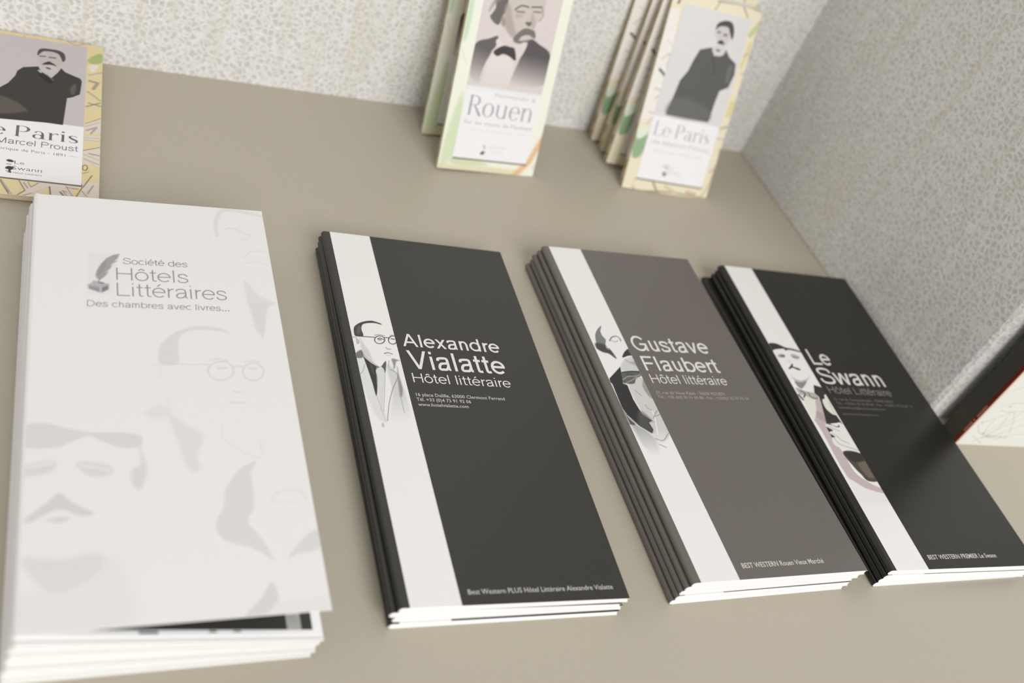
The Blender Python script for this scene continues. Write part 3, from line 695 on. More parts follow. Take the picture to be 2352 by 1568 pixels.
MAP_P1 = [
    ('p', [(31.45, 10.06), (37.21, 10.35), (68.17, 14.88), (68.34, 2.3), (33.7, -0.98), (34.1, 4.02)], (224, 212, 198), 1, 0.3, 0, 0),
    ('p', [(34.94, 9.55), (39.58, 9.62), (36.51, 6.17)], (229, 211, 160), 1, 0.2, 0, 0),
    ('p', [(43.66, 7.27), (44.39, 1.26), (38.21, 0.18)], (229, 211, 160), 1, 0.2, 0, 0),
    ('p', [(53.75, 9.09), (58.05, 9.47), (56.08, 2.9), (54.43, 2.61)], (229, 211, 160), 1, 0.2, 0, 0),
    ('p', [(23.62, 7.84), (24.41, 9.52), (29.84, -0.89), (28.09, -1.57)], (224, 212, 198), 1, 0.2, 0, 0),
    ('l', [(23.54, 8.97), (28.15, -0.81)], 0.41, (84, 74, 60), 1, 0.25, 0),
    ('l', [(23.96, 9.43), (29.52, -1.14)], 0.23, (84, 74, 60), 1, 0.25, 0),
    ('l', [(31.35, 9.85), (34.12, 3.64), (30.2, -1.13)], 0.33, (84, 74, 60), 1, 0.25, 0),
    ('l', [(35.06, 9.57), (36.5, 6.28), (39.46, 9.68)], 0.24, (84, 74, 60), 1, 0.25, 0),
    ('l', [(36.74, 1.82), (43.66, 7.27)], 0.18, (190, 165, 120), 1, 0.25, 0),
    ('l', [(44.17, 7.94), (44.89, 1.53)], 0.48, (84, 74, 60), 1, 0.25, 0),
    ('l', [(48.8, 5.09), (50.55, 2.32)], 0.54, (84, 74, 60), 1, 0.25, 0),
    ('l', [(49.82, 6.05), (51.83, 2.55)], 0.24, (84, 74, 60), 1, 0.25, 0),
    ('l', [(51.12, 9.39), (54.18, 2.95)], 0.24, (84, 74, 60), 1, 0.25, 0),
    ('l', [(58.27, 10.3), (55.72, 3.03)], 0.34, (84, 74, 60), 1, 0.25, 0),
    ('l', [(62.08, 18.97), (58.51, 10.34)], 0.35, (84, 74, 60), 1, 0.25, 0),
    ('l', [(60.11, 3.98), (58.12, 7.13)], 0.24, (84, 74, 60), 1, 0.25, 0),
    ('l', [(60.55, 6.0), (62.84, 11.91)], 0.67, (120, 108, 95), 0.55, 0.25, 0),
    ('l', [(25.14, 5.45), (27.42, 1.69)], 0.64, (120, 108, 95), 0.55, 0.25, 0),
    ('l', [(33.36, 8.87), (35.17, 5.35)], 0.65, (120, 108, 95), 0.55, 0.25, 0),
    ('l', [(32.98, -0.35), (36.72, 2.2)], 0.64, (120, 108, 95), 0.55, 0.25, 0),
    ('l', [(49.82, 6.05), (51.49, 5.57)], 0.66, (120, 108, 95), 0.55, 0.25, 0),
    ('l', [(51.62, 8.7), (56.17, 8.35)], 0.67, (120, 108, 95), 0.55, 0.25, 0),
    ('p', [(57.79, 48.14), (66.42, 49.18), (66.48, 45.3), (57.89, 44.29)], (224, 212, 198), 1, 0.3, 0, 0),
    ('l', [(58.08, 46.82), (65.94, 47.56)], 0.23, (150, 135, 120), 1, 0.25, 0),
    ('l', [(58.12, 44.98), (65.97, 45.62)], 0.23, (150, 135, 120), 1, 0.25, 0),
    ('p', [(57.84, 36.64), (66.55, 41.02), (66.78, 25.98), (57.58, 27.45)], (224, 212, 198), 1, 0.3, 0, 0),
    ('l', [(57.95, 37.0), (65.28, 40.75)], 0.29, (84, 74, 60), 1, 0.25, 0),
    ('l', [(60.62, 35.12), (65.14, 34.38)], 0.77, (120, 108, 95), 0.6, 0.25, 0),
    ('l', [(58.23, 30.88), (65.0, 27.69)], 0.32, (140, 125, 110), 1, 0.25, 0),
    ('l', [(57.9, 34.14), (65.2, 31.04)], 0.26, (160, 145, 130), 1, 0.25, 0),
    ('l', [(60.25, 29.22), (64.55, 25.13)], 0.19, (170, 155, 140), 1, 0.25, 0),
    ('l', [(59.99, 24.45), (59.93, 23.68), (59.7, 23.01), (59.36, 22.52), (58.94, 22.29), (58.52, 22.35), (58.15, 22.7), (57.9, 23.29), (57.79, 24.01), (57.86, 24.78), (58.08, 25.46), (58.43, 25.95), (58.84, 26.18), (59.27, 26.12), (59.64, 25.76), (59.89, 25.18), (59.99, 24.45)], 0.38, (84, 74, 60), 1, 0.25, 1),
    ('l', [(57.78, 19.76), (60.67, 21.53)], 0.25, (84, 74, 60), 1, 0.25, 0),
    ('p', [(57.81, 57.32), (66.22, 62.86), (66.39, 51.36), (58.0, 49.92)], (224, 212, 198), 1, 0.4, 0, 0),
    ('l', [(58.31, 57.88), (65.17, 63.51)], 0.34, (130, 135, 105), 1, 0.25, 0),
    ('l', [(58.95, 52.75), (63.48, 55.98), (61.03, 50.6)], 1.0, (140, 130, 125), 0.6, 0.25, 0),
    ('l', [(58.11, 55.63), (64.96, 60.32)], 0.27, (160, 150, 130), 1, 0.25, 0),
    ('p', [(57.95, 111.9), (63.01, 118.71), (65.63, 118.41), (65.44, 111.96), (60.89, 108.54)], (172, 185, 120), 1, 0.8, 1, 0),
    ('p', [(58.64, 106.85), (62.6, 109.04), (63.23, 106.07), (60.47, 101.15)], (232, 222, 205), 1, 0.8, 1, 0),
    ('l', [(59.5, 93.73), (63.47, 92.78), (61.32, 87.18)], 1.65, (140, 128, 130), 0.7, 0.25, 0),
    ('l', [(58.6, 84.48), (64.84, 78.2)], 1.03, (185, 170, 150), 1, 0.25, 0),
    ('l', [(59.37, 74.88), (65.47, 73.49)], 0.87, (160, 148, 135), 1, 0.25, 0),
    ('l', [(58.35, 71.73), (64.87, 76.25)], 0.72, (150, 138, 120), 1, 0.25, 0),
    ('l', [(58.83, 98.64), (65.58, 102.58)], 0.91, (185, 175, 165), 1, 0.25, 0),
    ('l', [(15.63, 122.31), (22.35, 119.65)], 0.6, (190, 175, 150), 1, 0.25, 0),
    ('l', [(26.99, 124.84), (27.62, 118.65)], 0.61, (200, 180, 150), 1, 0.25, 0),
    ('l', [(33.74, 123.74), (28.5, 117.86)], 0.61, (190, 175, 150), 1, 0.25, 0),
    ('l', [(46.64, 126.68), (51.91, 123.44), (58.76, 127.17)], 0.78, (185, 165, 130), 1, 0.25, 0),
]
TXT_P3 = [
    ('Le Paris', 11.85, 54.36, 36.36, 8.99, (186, 184, 186), 0, 1),
    ('de Marcel Proust', 12.16, 56.89, 30.93, 2.9, (198, 196, 198), 0.1, 3),
    ('Plan historique de Paris - 1891', 15.31, 52.33, 26.2, 1.31, (210, 208, 210), 0, 0),
    ('Le', 29.46, 33.91, 16.56, 1.86, (205, 203, 205), 0, 0),
    ('Swann', 29.05, 38.84, 14.1, 1.6, (205, 203, 205), 0, 0),
    ('Hôtel Littéraire', 30.06, 41.9, 12.82, 1.02, (215, 213, 215), 0, 0),
]
ART_P3 = [
    ('p', [(6.53, 114.67), (60.35, 119.08), (59.62, 49.09), (9.6, 47.85)], (222, 220, 218), 1, 0.2, 0, 0),
    ('p', [(28.36, 93.09), (36.49, 95.87), (39.74, 91.09), (45.71, 93.04), (47.13, 96.23), (51.13, 92.38), (57.18, 89.29), (58.57, 82.74), (56.81, 74.13), (51.14, 70.99), (50.27, 63.26), (49.65, 50.37), (16.85, 50.16), (18.87, 62.15), (20.39, 72.52), (24.18, 79.05), (25.8, 86.0)], (92, 92, 89), 1, 0.4, 0, 0),
    ('p', [(19.41, 60.55), (29.94, 62.36), (46.81, 58.35), (48.31, 51.2), (17.75, 50.48)], (116, 114, 110), 0.6, 2.5, 1, 0),
    ('p', [(52.19, 86.68), (56.11, 87.4), (55.71, 77.11), (53.16, 78.36)], (116, 116, 108), 0.8, 1, 1, 0),
    ('p', [(35.14, 107.53), (43.74, 109.63), (47.31, 104.98), (46.38, 99.66), (41.95, 97.74), (37.54, 101.44)], (208, 201, 200), 1, 0.4, 1, 0),
    ('p', [(35.47, 106.61), (35.78, 110.51), (40.44, 113.06), (45.62, 112.87), (48.86, 108.58), (49.32, 102.88), (46.51, 106.31), (43.74, 109.63), (37.84, 109.04)], (80, 76, 76), 1, 0.4, 1, 0),
    ('l', [(37.58, 105.55), (39.06, 105.68)], 1.24, (120, 115, 115), 1, 0.25, 1),
    ('l', [(42.43, 104.85), (44.48, 104.84)], 1.42, (130, 124, 122), 1, 0.25, 1),
    ('p', [(39.19, 99.12), (41.64, 101.4), (44.65, 99.33)], (72, 68, 68), 1, 0.4, 1, 0),
    ('p', [(38.74, 97.54), (44.97, 97.9), (46.64, 93.88), (42.68, 91.47), (37.18, 93.94)], (216, 210, 208), 1, 0.4, 1, 0),
    ('l', [(40.39, 94.96), (42.45, 94.93)], 1.25, (120, 115, 112), 1, 0.25, 1),
    ('l', [(39.54, 90.22), (43.71, 80.07)], 0.54, (70, 70, 68), 1, 0.25, 1),
    ('p', [(25.49, 18.17), (27.78, 18.84), (30.31, 18.21), (29.47, 16.07), (27.04, 16.39)], (214, 212, 214), 1, 0.5, 1, 0),
    ('p', [(26.71, 13.33), (27.79, 14.15), (29.58, 13.41), (29.38, 11.69), (27.71, 11.46)], (130, 130, 138), 1, 0.6, 1, 0),
]
MAP_P3 = [
    ('p', [(-13.4, 106.68), (1.79, 112.91), (6.33, 113.84), (13.66, 47.67), (-1.85, 43.41)], (240, 234, 226), 1, 1, 0, 0),
    ('p', [(0.21, 36.92), (9.24, 36.65), (7.77, 22.53), (1.36, 20.69)], (150, 178, 140), 1, 0.8, 1, 0),
    ('p', [(0.63, 38.7), (8.18, 39.92), (7.61, 35.53), (1.76, 32.02)], (225, 235, 215), 1, 0.8, 1, 0),
    ('l', [(4.05, 82.79), (8.57, 86.9), (8.37, 78.66)], 1.04, (200, 195, 185), 0.9, 0.25, 1),
    ('l', [(4.25, 76.26), (9.26, 73.03)], 1.75, (110, 108, 110), 0.9, 0.25, 1),
    ('l', [(4.13, 64.63), (10.52, 63.23), (6.19, 58.28)], 0.79, (195, 185, 178), 0.9, 0.25, 1),
    ('l', [(5.04, 49.64), (9.33, 48.66), (5.5, 42.06)], 0.8, (205, 190, 180), 0.9, 0.25, 1),
    ('l', [(4.17, 94.2), (10.32, 90.5)], 0.69, (215, 208, 200), 0.9, 0.25, 1),
    ('l', [(4.82, 118.27), (4.41, 116.61)], 1.69, (130, 122, 120), 0.9, 0.25, 1),
    ('l', [(33.63, 123.4), (30.84, 117.21)], 1.04, (180, 172, 150), 0.9, 0.25, 1),
    ('l', [(31.76, 123.02), (50.54, 124.45), (64.52, 123.21)], 1.21, (180, 172, 150), 0.9, 0.25, 1),
    ('l', [(50.82, 123.7), (56.0, 118.21)], 1.23, (180, 172, 150), 0.9, 0.25, 1),
    ('l', [(66.21, 116.12), (61.75, 108.61)], 3.6, (196, 206, 150), 0.9, 0.25, 1),
    ('l', [(63.82, 103.16), (62.01, 88.48)], 2.36, (226, 210, 160), 0.9, 0.25, 1),
    ('l', [(61.59, 95.17), (69.27, 99.99)], 0.91, (180, 172, 150), 0.9, 0.25, 1),
    ('l', [(63.81, 83.69), (70.55, 88.33)], 0.92, (180, 172, 150), 0.9, 0.25, 1),
    ('l', [(60.77, 71.98), (66.67, 70.41), (70.91, 67.65)], 1.48, (238, 230, 220), 0.9, 0.25, 1),
    ('l', [(63.49, 64.64), (62.91, 57.55)], 3.74, (226, 210, 150), 0.9, 0.25, 1),
    ('l', [(59.22, 47.26), (65.67, 50.06)], 1.32, (180, 172, 150), 0.9, 0.25, 1),
    ('l', [(59.33, 41.06), (66.73, 41.33)], 1.33, (215, 190, 170), 0.9, 0.25, 1),
    ('l', [(64.12, 33.75), (68.11, 31.65)], 2.87, (235, 222, 150), 0.9, 0.25, 1),
    ('l', [(61.93, 18.94), (65.8, 23.15), (64.83, 34.76)], 0.97, (180, 172, 150), 0.9, 0.25, 1),
    ('l', [(60.64, 1.3), (64.32, 9.2), (65.49, 24.01)], 1.17, (200, 180, 150), 0.9, 0.25, 1),
    ('l', [(22.21, 6.03), (27.43, -0.46)], 1.32, (150, 135, 100), 0.9, 0.25, 1),
    ('l', [(8.42, 1.42), (12.14, -0.75), (35.1, 1.49), (65.08, 0.97)], 1.12, (165, 150, 110), 0.9, 0.25, 1),
    ('l', [(31.95, 4.69), (41.41, 1.45)], 2.09, (214, 196, 160), 0.9, 0.25, 1),
    ('l', [(49.19, 3.43), (55.92, 2.5)], 2.32, (210, 180, 160), 0.9, 0.25, 1),
    ('l', [(8.47, 7.66), (6.49, 1.15)], 1.3, (226, 216, 160), 0.9, 0.25, 1),
]
TXT_R = [
    ('Normandie &', 28.07, 55.65, 45.21, 2.2, (196, 194, 196), 0, 0),
    ('Rouen', 12.11, 55.28, 33.14, 11.63, (176, 175, 178), 0, 1),
    ('Sur les traces de Flaubert', 11.12, 57.36, 28.06, 2.04, (196, 194, 198), 0.01, 0),
    ('Plan historique de Rouen - 1878', 16.66, 52.4, 24.34, 0.97, (216, 215, 217), 0, 0),
    ('Gustave Flaubert', 31.38, 41.74, 15.12, 1.27, (214, 213, 216), 0, 0),
    ('Hôtel littéraire', 32.46, 41.54, 12.38, 0.97, (216, 215, 218), 0, 0),
]
ART_R = [
    ('p', [(6.01, 99.1), (59.22, 107.98), (58.55, 50.01), (7.33, 49.72)], (221, 211, 207), 1, 0.3, 0, 0),
    ('p', [(22.43, 101.84), (44.85, 105.58), (47.72, 96.94), (45.56, 92.66), (43.84, 85.8), (45.38, 82.05), (41.98, 79.41), (32.8, 78.72), (25.56, 83.67), (22.41, 89.67)], (207, 198, 189), 1, 0.6, 1, 0),
    ('p', [(15.95, 100.76), (22.79, 101.9), (23.67, 94.38), (22.26, 90.94), (21.42, 87.58), (20.45, 85.36), (17.21, 86.28), (14.3, 89.03), (15.3, 91.11), (16.72, 94.53)], (112, 106, 102), 1, 0.6, 1, 0),
    ('p', [(22.5, 95.47), (25.1, 97.18), (29.79, 87.58), (34.1, 79.7), (29.15, 80.94), (23.91, 86.67)], (176, 164, 155), 0.8, 2, 1, 0),
    ('p', [(40.23, 95.09), (43.64, 91.05), (43.3, 86.38), (40.58, 89.26)], (180, 168, 158), 0.7, 1.5, 1, 0),
    ('p', [(30.0, 92.81), (34.52, 93.21), (34.18, 91.53), (30.85, 91.0)], (178, 168, 160), 0.7, 1.2, 1, 0),
    ('p', [(21.11, 88.82), (23.14, 89.79), (24.8, 86.16), (23.2, 84.94)], (150, 142, 136), 0.8, 1, 1, 0),
    ('p', [(13.0, 91.38), (16.84, 97.1), (22.43, 101.84), (16.67, 100.88), (13.55, 95.29)], (150, 144, 140), 0.7, 1.5, 1, 0),
    ('l', [(29.04, 95.11), (32.55, 97.88), (37.36, 97.75)], 0.96, (112, 105, 98), 0.9, 0.25, 1),
    ('l', [(30.39, 94.3), (35.29, 94.69)], 1.1, (140, 131, 122), 0.9, 0.25, 1),
    ('l', [(39.41, 98.21), (45.8, 99.12)], 0.97, (112, 105, 98), 0.9, 0.25, 1),
    ('l', [(41.18, 95.9), (45.77, 96.3)], 1.05, (140, 131, 122), 0.9, 0.25, 1),
    ('l', [(45.39, 99.18), (47.7, 94.97), (45.9, 91.4)], 0.7, (140, 130, 122), 0.8, 0.25, 1),
    ('p', [(37.09, 89.24), (41.17, 90.01), (40.3, 87.37)], (118, 110, 98), 1, 0.6, 1, 0),
    ('p', [(31.57, 79.0), (34.62, 83.74), (38.65, 86.2), (44.54, 85.25), (45.59, 81.28), (41.11, 82.74), (36.8, 81.3), (35.13, 78.67)], (124, 117, 112), 1, 0.6, 1, 0),
    ('p', [(32.1, 78.42), (37.42, 78.87), (44.05, 80.52), (42.36, 77.94), (34.74, 77.15)], (110, 102, 98), 0.9, 1, 1, 0),
    ('p', [(8.46, 72.65), (16.4, 77.07), (21.94, 79.21), (21.49, 73.23), (19.68, 70.34), (18.79, 62.26), (16.28, 51.88), (9.0, 55.61)], (104, 98, 96), 1, 0.6, 1, [(16.3, 71.17), (13.48, 50.84)]),
    ('p', [(43.26, 80.53), (49.3, 78.62), (57.81, 74.44), (58.76, 64.98), (58.59, 55.96), (44.03, 53.06), (35.6, 51.98), (37.86, 64.87), (40.25, 73.95)], (92, 86, 88), 1, 0.6, 1, [(48.72, 71.79), (47.39, 52.45)]),
    ('p', [(19.25, 68.29), (27.35, 69.57), (35.08, 67.18), (34.07, 51.79), (16.46, 51.09)], (229, 221, 217), 1, 0.8, 1, [(25.83, 63.22), (27.49, 40.32)]),
    ('p', [(22.25, 77.94), (26.71, 75.31), (23.73, 73.43), (21.24, 75.83)], (226, 219, 214), 1, 0.5, 1, 0),
    ('p', [(36.78, 76.79), (41.52, 78.15), (39.56, 70.5), (35.73, 68.62)], (222, 214, 208), 1, 0.6, 1, 0),
    ('p', [(21.0, 70.53), (26.16, 74.44), (30.77, 74.45), (34.05, 73.73), (36.18, 67.47), (31.28, 69.33), (27.26, 69.96), (23.83, 68.28)], (68, 64, 62), 1, 0.5, 1, 0),
    ('p', [(7.33, 49.72), (58.71, 50.03), (59.35, 47.65), (6.75, 47.3)], (238, 237, 238), 1, 1.5, 0, 0),
    ('p', [(26.82, 16.26), (28.36, 16.07), (28.65, 14.07), (27.47, 14.29)], (196, 196, 198), 1, 0.5, 1, 0),
    ('p', [(25.97, 11.08), (26.98, 12.37), (28.81, 12.55), (28.72, 11.35), (27.45, 10.37)], (92, 92, 96), 1, 0.4, 1, 0),
]
MAP_R = [
    ('p', [(1.43, 16.65), (4.41, 37.56), (7.33, 44.68), (11.85, 14.22), (9.32, 8.33), (1.69, 1.25)], (208, 222, 182), 0.8, 2.5, 1, 0),
    ('p', [(0.25, 95.63), (3.05, 96.1), (3.02, 77.02), (0.6, 74.72)], (205, 226, 196), 1, 1.5, 1, 0),
    ('p', [(-0.83, 2.43), (32.36, 3.33), (56.96, 2.6), (49.43, -0.28), (-0.85, -1.1)], (216, 206, 160), 0.6, 2, 1, 0),
    ('p', [(9.62, 6.95), (31.86, 5.46), (27.52, 3.61), (8.88, 3.33)], (205, 216, 172), 0.8, 1.5, 1, 0),
    ('l', [(66.95, 24.88), (63.34, 16.48), (60.34, 8.83), (55.15, 3.18), (52.03, -0.79)], 3.54, (232, 186, 140), 0.9, 1.5, 1),
    ('l', [(68.73, 33.77), (66.95, 24.88)], 3.83, (240, 214, 176), 0.9, 1.5, 1),
    ('l', [(64.56, 5.51), (68.33, 10.32)], 2.81, (226, 224, 205), 0.9, 0.25, 1),
    ('l', [(64.45, 102.27), (69.48, 101.76)], 0.72, (215, 212, 200), 0.8, 0.25, 1),
    ('l', [(0.57, 65.0), (0.39, 55.79)], 1.64, (244, 228, 206), 0.6, 0.25, 1),
    ('l', [(1.15, 68.98), (4.72, 62.96)], 0.68, (225, 222, 205), 0.8, 0.25, 1),
]

# ------------------------------------------------------------------ shelf and walls
def mapped_noise(nt, vec, scale, stretch=(1, 1, 1), detail=2, dist=0.0):
    mp = nt.nodes.new('ShaderNodeMapping')
    mp.inputs['Scale'].default_value = stretch
    nt.links.new(vec, mp.inputs['Vector'])
    no = nt.nodes.new('ShaderNodeTexNoise')
    no.inputs['Scale'].default_value = scale
    no.inputs['Detail'].default_value = detail
    no.inputs['Distortion'].default_value = dist
    nt.links.new(mp.outputs['Vector'], no.inputs['Vector'])
    return no.outputs['Fac']


def ramp(nt, fac, stops):
    cr = nt.nodes.new('ShaderNodeValToRGB')
    el = cr.color_ramp.elements
    while len(el) < len(stops):
        el.new(.5)
    for e, (p, c) in zip(el, stops):
        e.position = p
        e.color = (*c, 1)
    nt.links.new(fac, cr.inputs['Fac'])
    return cr.outputs['Color']


def mix(nt, fac, a, b, mode='MIX'):
    mx = nt.nodes.new('ShaderNodeMix')
    mx.data_type = 'RGBA'
    mx.blend_type = mode
    if isinstance(fac, float):
        mx.inputs[0].default_value = fac
    else:
        nt.links.new(fac, mx.inputs[0])
    for k, s in ((6, a), (7, b)):
        if isinstance(s, tuple):
            mx.inputs[k].default_value = (*s, 1)
        else:
            nt.links.new(s, mx.inputs[k])
    return mx.outputs[2]


def wallpaper():
    """woven off-white wallpaper: small curled motifs with faint upright beige threads"""
    mt, nt, b = principled('woven_wallpaper', rough=0.72, spec=0.25)
    geo = nt.nodes.new('ShaderNodeNewGeometry')
    pos = geo.outputs['Position']
    wob = nt.nodes.new('ShaderNodeTexNoise')
    wob.inputs['Scale'].default_value = 330
    nt.links.new(pos, wob.inputs['Vector'])
    off = nt.nodes.new('ShaderNodeVectorMath')
    off.operation = 'MULTIPLY_ADD'
    nt.links.new(wob.outputs['Color'], off.inputs[0])
    off.inputs[1].default_value = (.004, .004, .004)
    nt.links.new(pos, off.inputs[2])
    vo = nt.nodes.new('ShaderNodeTexVoronoi')
    vo.feature = 'DISTANCE_TO_EDGE'
    vo.inputs['Scale'].default_value = 265
    nt.links.new(off.outputs['Vector'], vo.inputs['Vector'])
    curl = ramp(nt, vo.outputs['Distance'], [(.05, (1, 1, 1)), (.30, (0, 0, 0))])
    n2 = mapped_noise(nt, pos, 190, (1, 1, .06), 2, .3)
    thread = ramp(nt, n2, [(.48, (0, 0, 0)), (.74, (.75, .75, .75))])
    light = lin((240, 236, 232))
    c1 = mix(nt, curl, lin((204, 196, 185)), light)
    c2 = mix(nt, thread, c1, lin((208, 198, 182)))
    n3 = mapped_noise(nt, pos, 600, (1, 1, .5), 2, .0)
    light = lin((231, 229, 226))
    c1 = mix(nt, curl, lin((205, 202, 197)), light)
    c2 = mix(nt, thread, c1, lin((216, 211, 194)))
    g = ramp(nt, n3, [(.3, (.9, .9, .9)), (.7, (1.04, 1.04, 1.04))])
    c3 = mix(nt, 1.0, c2, g, 'MULTIPLY')
    nt.links.new(c3, b.inputs['Base Color'])
    bp = nt.nodes.new('ShaderNodeBump')
    bp.inputs['Strength'].default_value = .35
    bp.inputs['Distance'].default_value = .0006
    nt.links.new(curl, bp.inputs['Height'])
    nt.links.new(bp.outputs['Normal'], b.inputs['Normal'])
    return mt


WALL = wallpaper()
SHELF, nt, b = principled('taupe_lacquer', lin((181, 170, 152)), .42, .35)
tc = nt.nodes.new('ShaderNodeTexCoord')
n = mapped_noise(nt, tc.outputs['Object'], 700, (1, 1, 1), 3)
nt.links.new(mix(nt, n, lin((174, 166, 150)), lin((181, 173, 157))), b.inputs['Base Color'])


def slab(name, x0, x1, y0, y1, z0, z1, mat, bevel=0.0):
    mb = MB()
    mb.box(x0, x1, y0, y1, z0, z1, (200, 200, 200))
    o = mb.build(name, [mat], scale=1.0)
    if bevel:
        bv = o.modifiers.new('edge', 'BEVEL')
        bv.width = bevel
        bv.segments = 3
    return o


sh = slab('shelf_board', -1.3, .9, -.78, .0, -.035, 0, SHELF, .002)
tag(sh, 'taupe lacquered shelf board that all the brochures and maps lie on', 'shelf')
wb = slab('wall_back', -1.3, .9, 0, .06, -.3, .9, WALL)
tag(wb, kind='structure')
wm = MB()                    # right side panel of the niche with a front corner chamfered so that it catches window light
WR = .006
prof_w = [(0, 0), (0, -.2522), (.0012, -.2545), (.0032, -.2558), (WR, -.2565), (.34, -.2565), (.34, 0)]
for (xa, ya), (xb, yb) in zip(prof_w, prof_w[1:] + prof_w[:1]):
    wm.quad([(xa, ya, .0004), (xb, yb, .0004), (xb, yb, .9), (xa, ya, .9)], (200, 200, 200))
wm.quad([(x, y, .9) for x, y in prof_w], (200, 200, 200))
wm.quad([(x, y, .0004) for x, y in prof_w[::-1]], (200, 200, 200))
wr = wm.build('wall_right', [WALL], scale=1.0)
tag(wr, kind='structure')


# ------------------------------------------------------------------ stapled brochures
def flat_front(ts, tf, W):
    sl = (tf - ts) / W
    k = math.hypot(1, sl)
    return lambda x, y, h=0.0: (x - h * sl / k, y, ts + sl * x + h / k)


def brochure_cover(ts, tf, W, H, zones, back, lift=None, r=None):
    """folded cover sheet: back, rounded spine and front, with the printed colour bands of the front"""
    c = .28
    r = r or ts * .5
    bot = [(W, 0), (r, 0)]
    arc = [(r - r * math.sin(math.pi * k / 8), ts / 2 - ts / 2 * math.cos(math.pi * k / 8)) for k in range(1, 8)]
    if lift is None:
        fr = flat_front(ts, tf, W)
    else:
        cl, s_ = math.cos(lift), math.sin(lift)
        fr = lambda x, y, h=0.0: (x * cl - h * s_, y, ts + x * s_ + h * cl)
    top = [(fr(x, 0)[0], fr(x, 0)[2]) for x in [r] + [z[0] for z in zones[1:]] + [W]]
    path = bot + arc + top
    cols = [back] * (1 + len(arc) + 1) + [z[1] for z in zones]
    P = np.array(path)
    t = np.gradient(P, axis=0)
    t /= np.linalg.norm(t, axis=1)[:, None]
    nin = np.stack([t[:, 1], -t[:, 0]], 1)
    Q = P + nin * c
    mb = MB()
    for i in range(len(P) - 1):
        a, b2, d, e = P[i], P[i + 1], Q[i], Q[i + 1]
        mb.quad([(a[0], 0, a[1]), (a[0], H, a[1]), (b2[0], H, b2[1]), (b2[0], 0, b2[1])], cols[i], 0)
        mb.quad([(d[0], 0, d[1]), (e[0], 0, e[1]), (e[0], H, e[1]), (d[0], H, d[1])], (236, 234, 230), 1)
        for y, o in ((0, 1), (H, -1)):
            q = [(a[0], y, a[1]), (b2[0], y, b2[1]), (e[0], y, e[1]), (d[0], y, d[1])]
            mb.quad(q[::o], (240, 238, 232), 1)
    for i, o in ((0, 1), (-1, -1)):
        a, d = P[i], Q[i]
        mb.quad([(a[0], 0, a[1]), (a[0], H, a[1]), (d[0], H, d[1]), (d[0], 0, d[1])][::o], (240, 238, 232), 1)
    return mb, fr


def brochure_pages(ts, tf, W, H, n, seed, col=(249, 248, 247)):
    rn = random.Random(seed)
    mb = MB()
    c = .34
    for i in range(n):
        z = lambda u, x: c + (u / n) * ((ts + (tf - ts) * x / W) - 2 * c)
        x0 = .7 + .5 * abs(i - n / 2) / n
        x1 = W - rn.uniform(.15, .9)
        y0 = rn.uniform(.0, .35)
        y1 = H - rn.uniform(.05, .4)
        g = .13
        P = [(x0, y0, z(i, x0)), (x1, y0, z(i, x1)), (x1, y1, z(i, x1)), (x0, y1, z(i, x0)),
             (x0, y0, z(i + 1 - g, x0)), (x1, y0, z(i + 1 - g, x1)), (x1, y1, z(i + 1 - g, x1)), (x0, y1, z(i + 1 - g, x0))]
        mb.hexa(P, tuple(min(255, q + rn.randint(-5, 4)) for q in col), 0)
    return mb


def make_brochure(label, group, M, ts, tf, W, H, zones, back, art, art_rect, texts, res=.2, finish=None, nleaf=7, seed=1):
    t = thing('hotel_brochure', M, label, 'brochure', group)
    mb, fr = brochure_cover(ts, tf, W, H, zones, back)
    if art:
        add_print(mb, fr, *art_rect, res, PAPER, art, 0)
    add_text(mb, fr, texts, 0)
    mb.build('cover', [finish or SATIN, EDGE], t)
    brochure_pages(ts, tf, W, H, nleaf, seed).build('pages', [EDGE], t)
    return t


def stack_matrix(o, theta, tilt, z):
    """base corner of a booklet lying on others: turned by theta, falling by tilt towards its open side"""
    ex = Vector((math.cos(theta) * math.cos(tilt), math.sin(theta) * math.cos(tilt), -math.sin(tilt)))
    ey = Vector((-math.sin(theta), math.cos(theta), 0))
    return basis((o[0], o[1], z), ex, ey)


ORD = {1: 'second', 2: 'third', 3: 'fourth', 4: 'fifth', 5: 'sixth', 6: 'seventh', 7: 'eighth', 8: 'ninth', 9: 'tenth', 10: 'eleventh'}


def make_stack(corner, theta, ts, tf, n, W, H, zones, back, art, rect, texts, offs, labels, group, finish=None, nleaf=7, seed=1, face_down=()):
    tilt1 = (ts - tf) / W
    proto = None
    for k in range(n - 1, -1, -1):
        dx, dy, dth = offs[k]
        M = stack_matrix((corner[0] + dx, corner[1] + dy), theta + dth, tilt1 * k, k * (ts + .06) * .001 + .0001 - math.tan(tilt1 * k) * dx)
        if k in face_down:      # lies with its plain back cover upwards, fold still on the left
            M = M @ Matrix.Translation((0, H * .001, ts * .001)) @ Matrix.Rotation(math.pi, 4, 'X')
        if proto is None:
            proto = make_brochure(labels[k], group, M, ts, tf, W, H, zones, back, art, rect, texts, finish=finish, nleaf=nleaf, seed=seed)
        else:
            copy_thing(proto, M, labels[k], group)


CHAR = (54, 53, 50)
GREY = (105, 99, 94)
BLACK = (33, 32, 30)

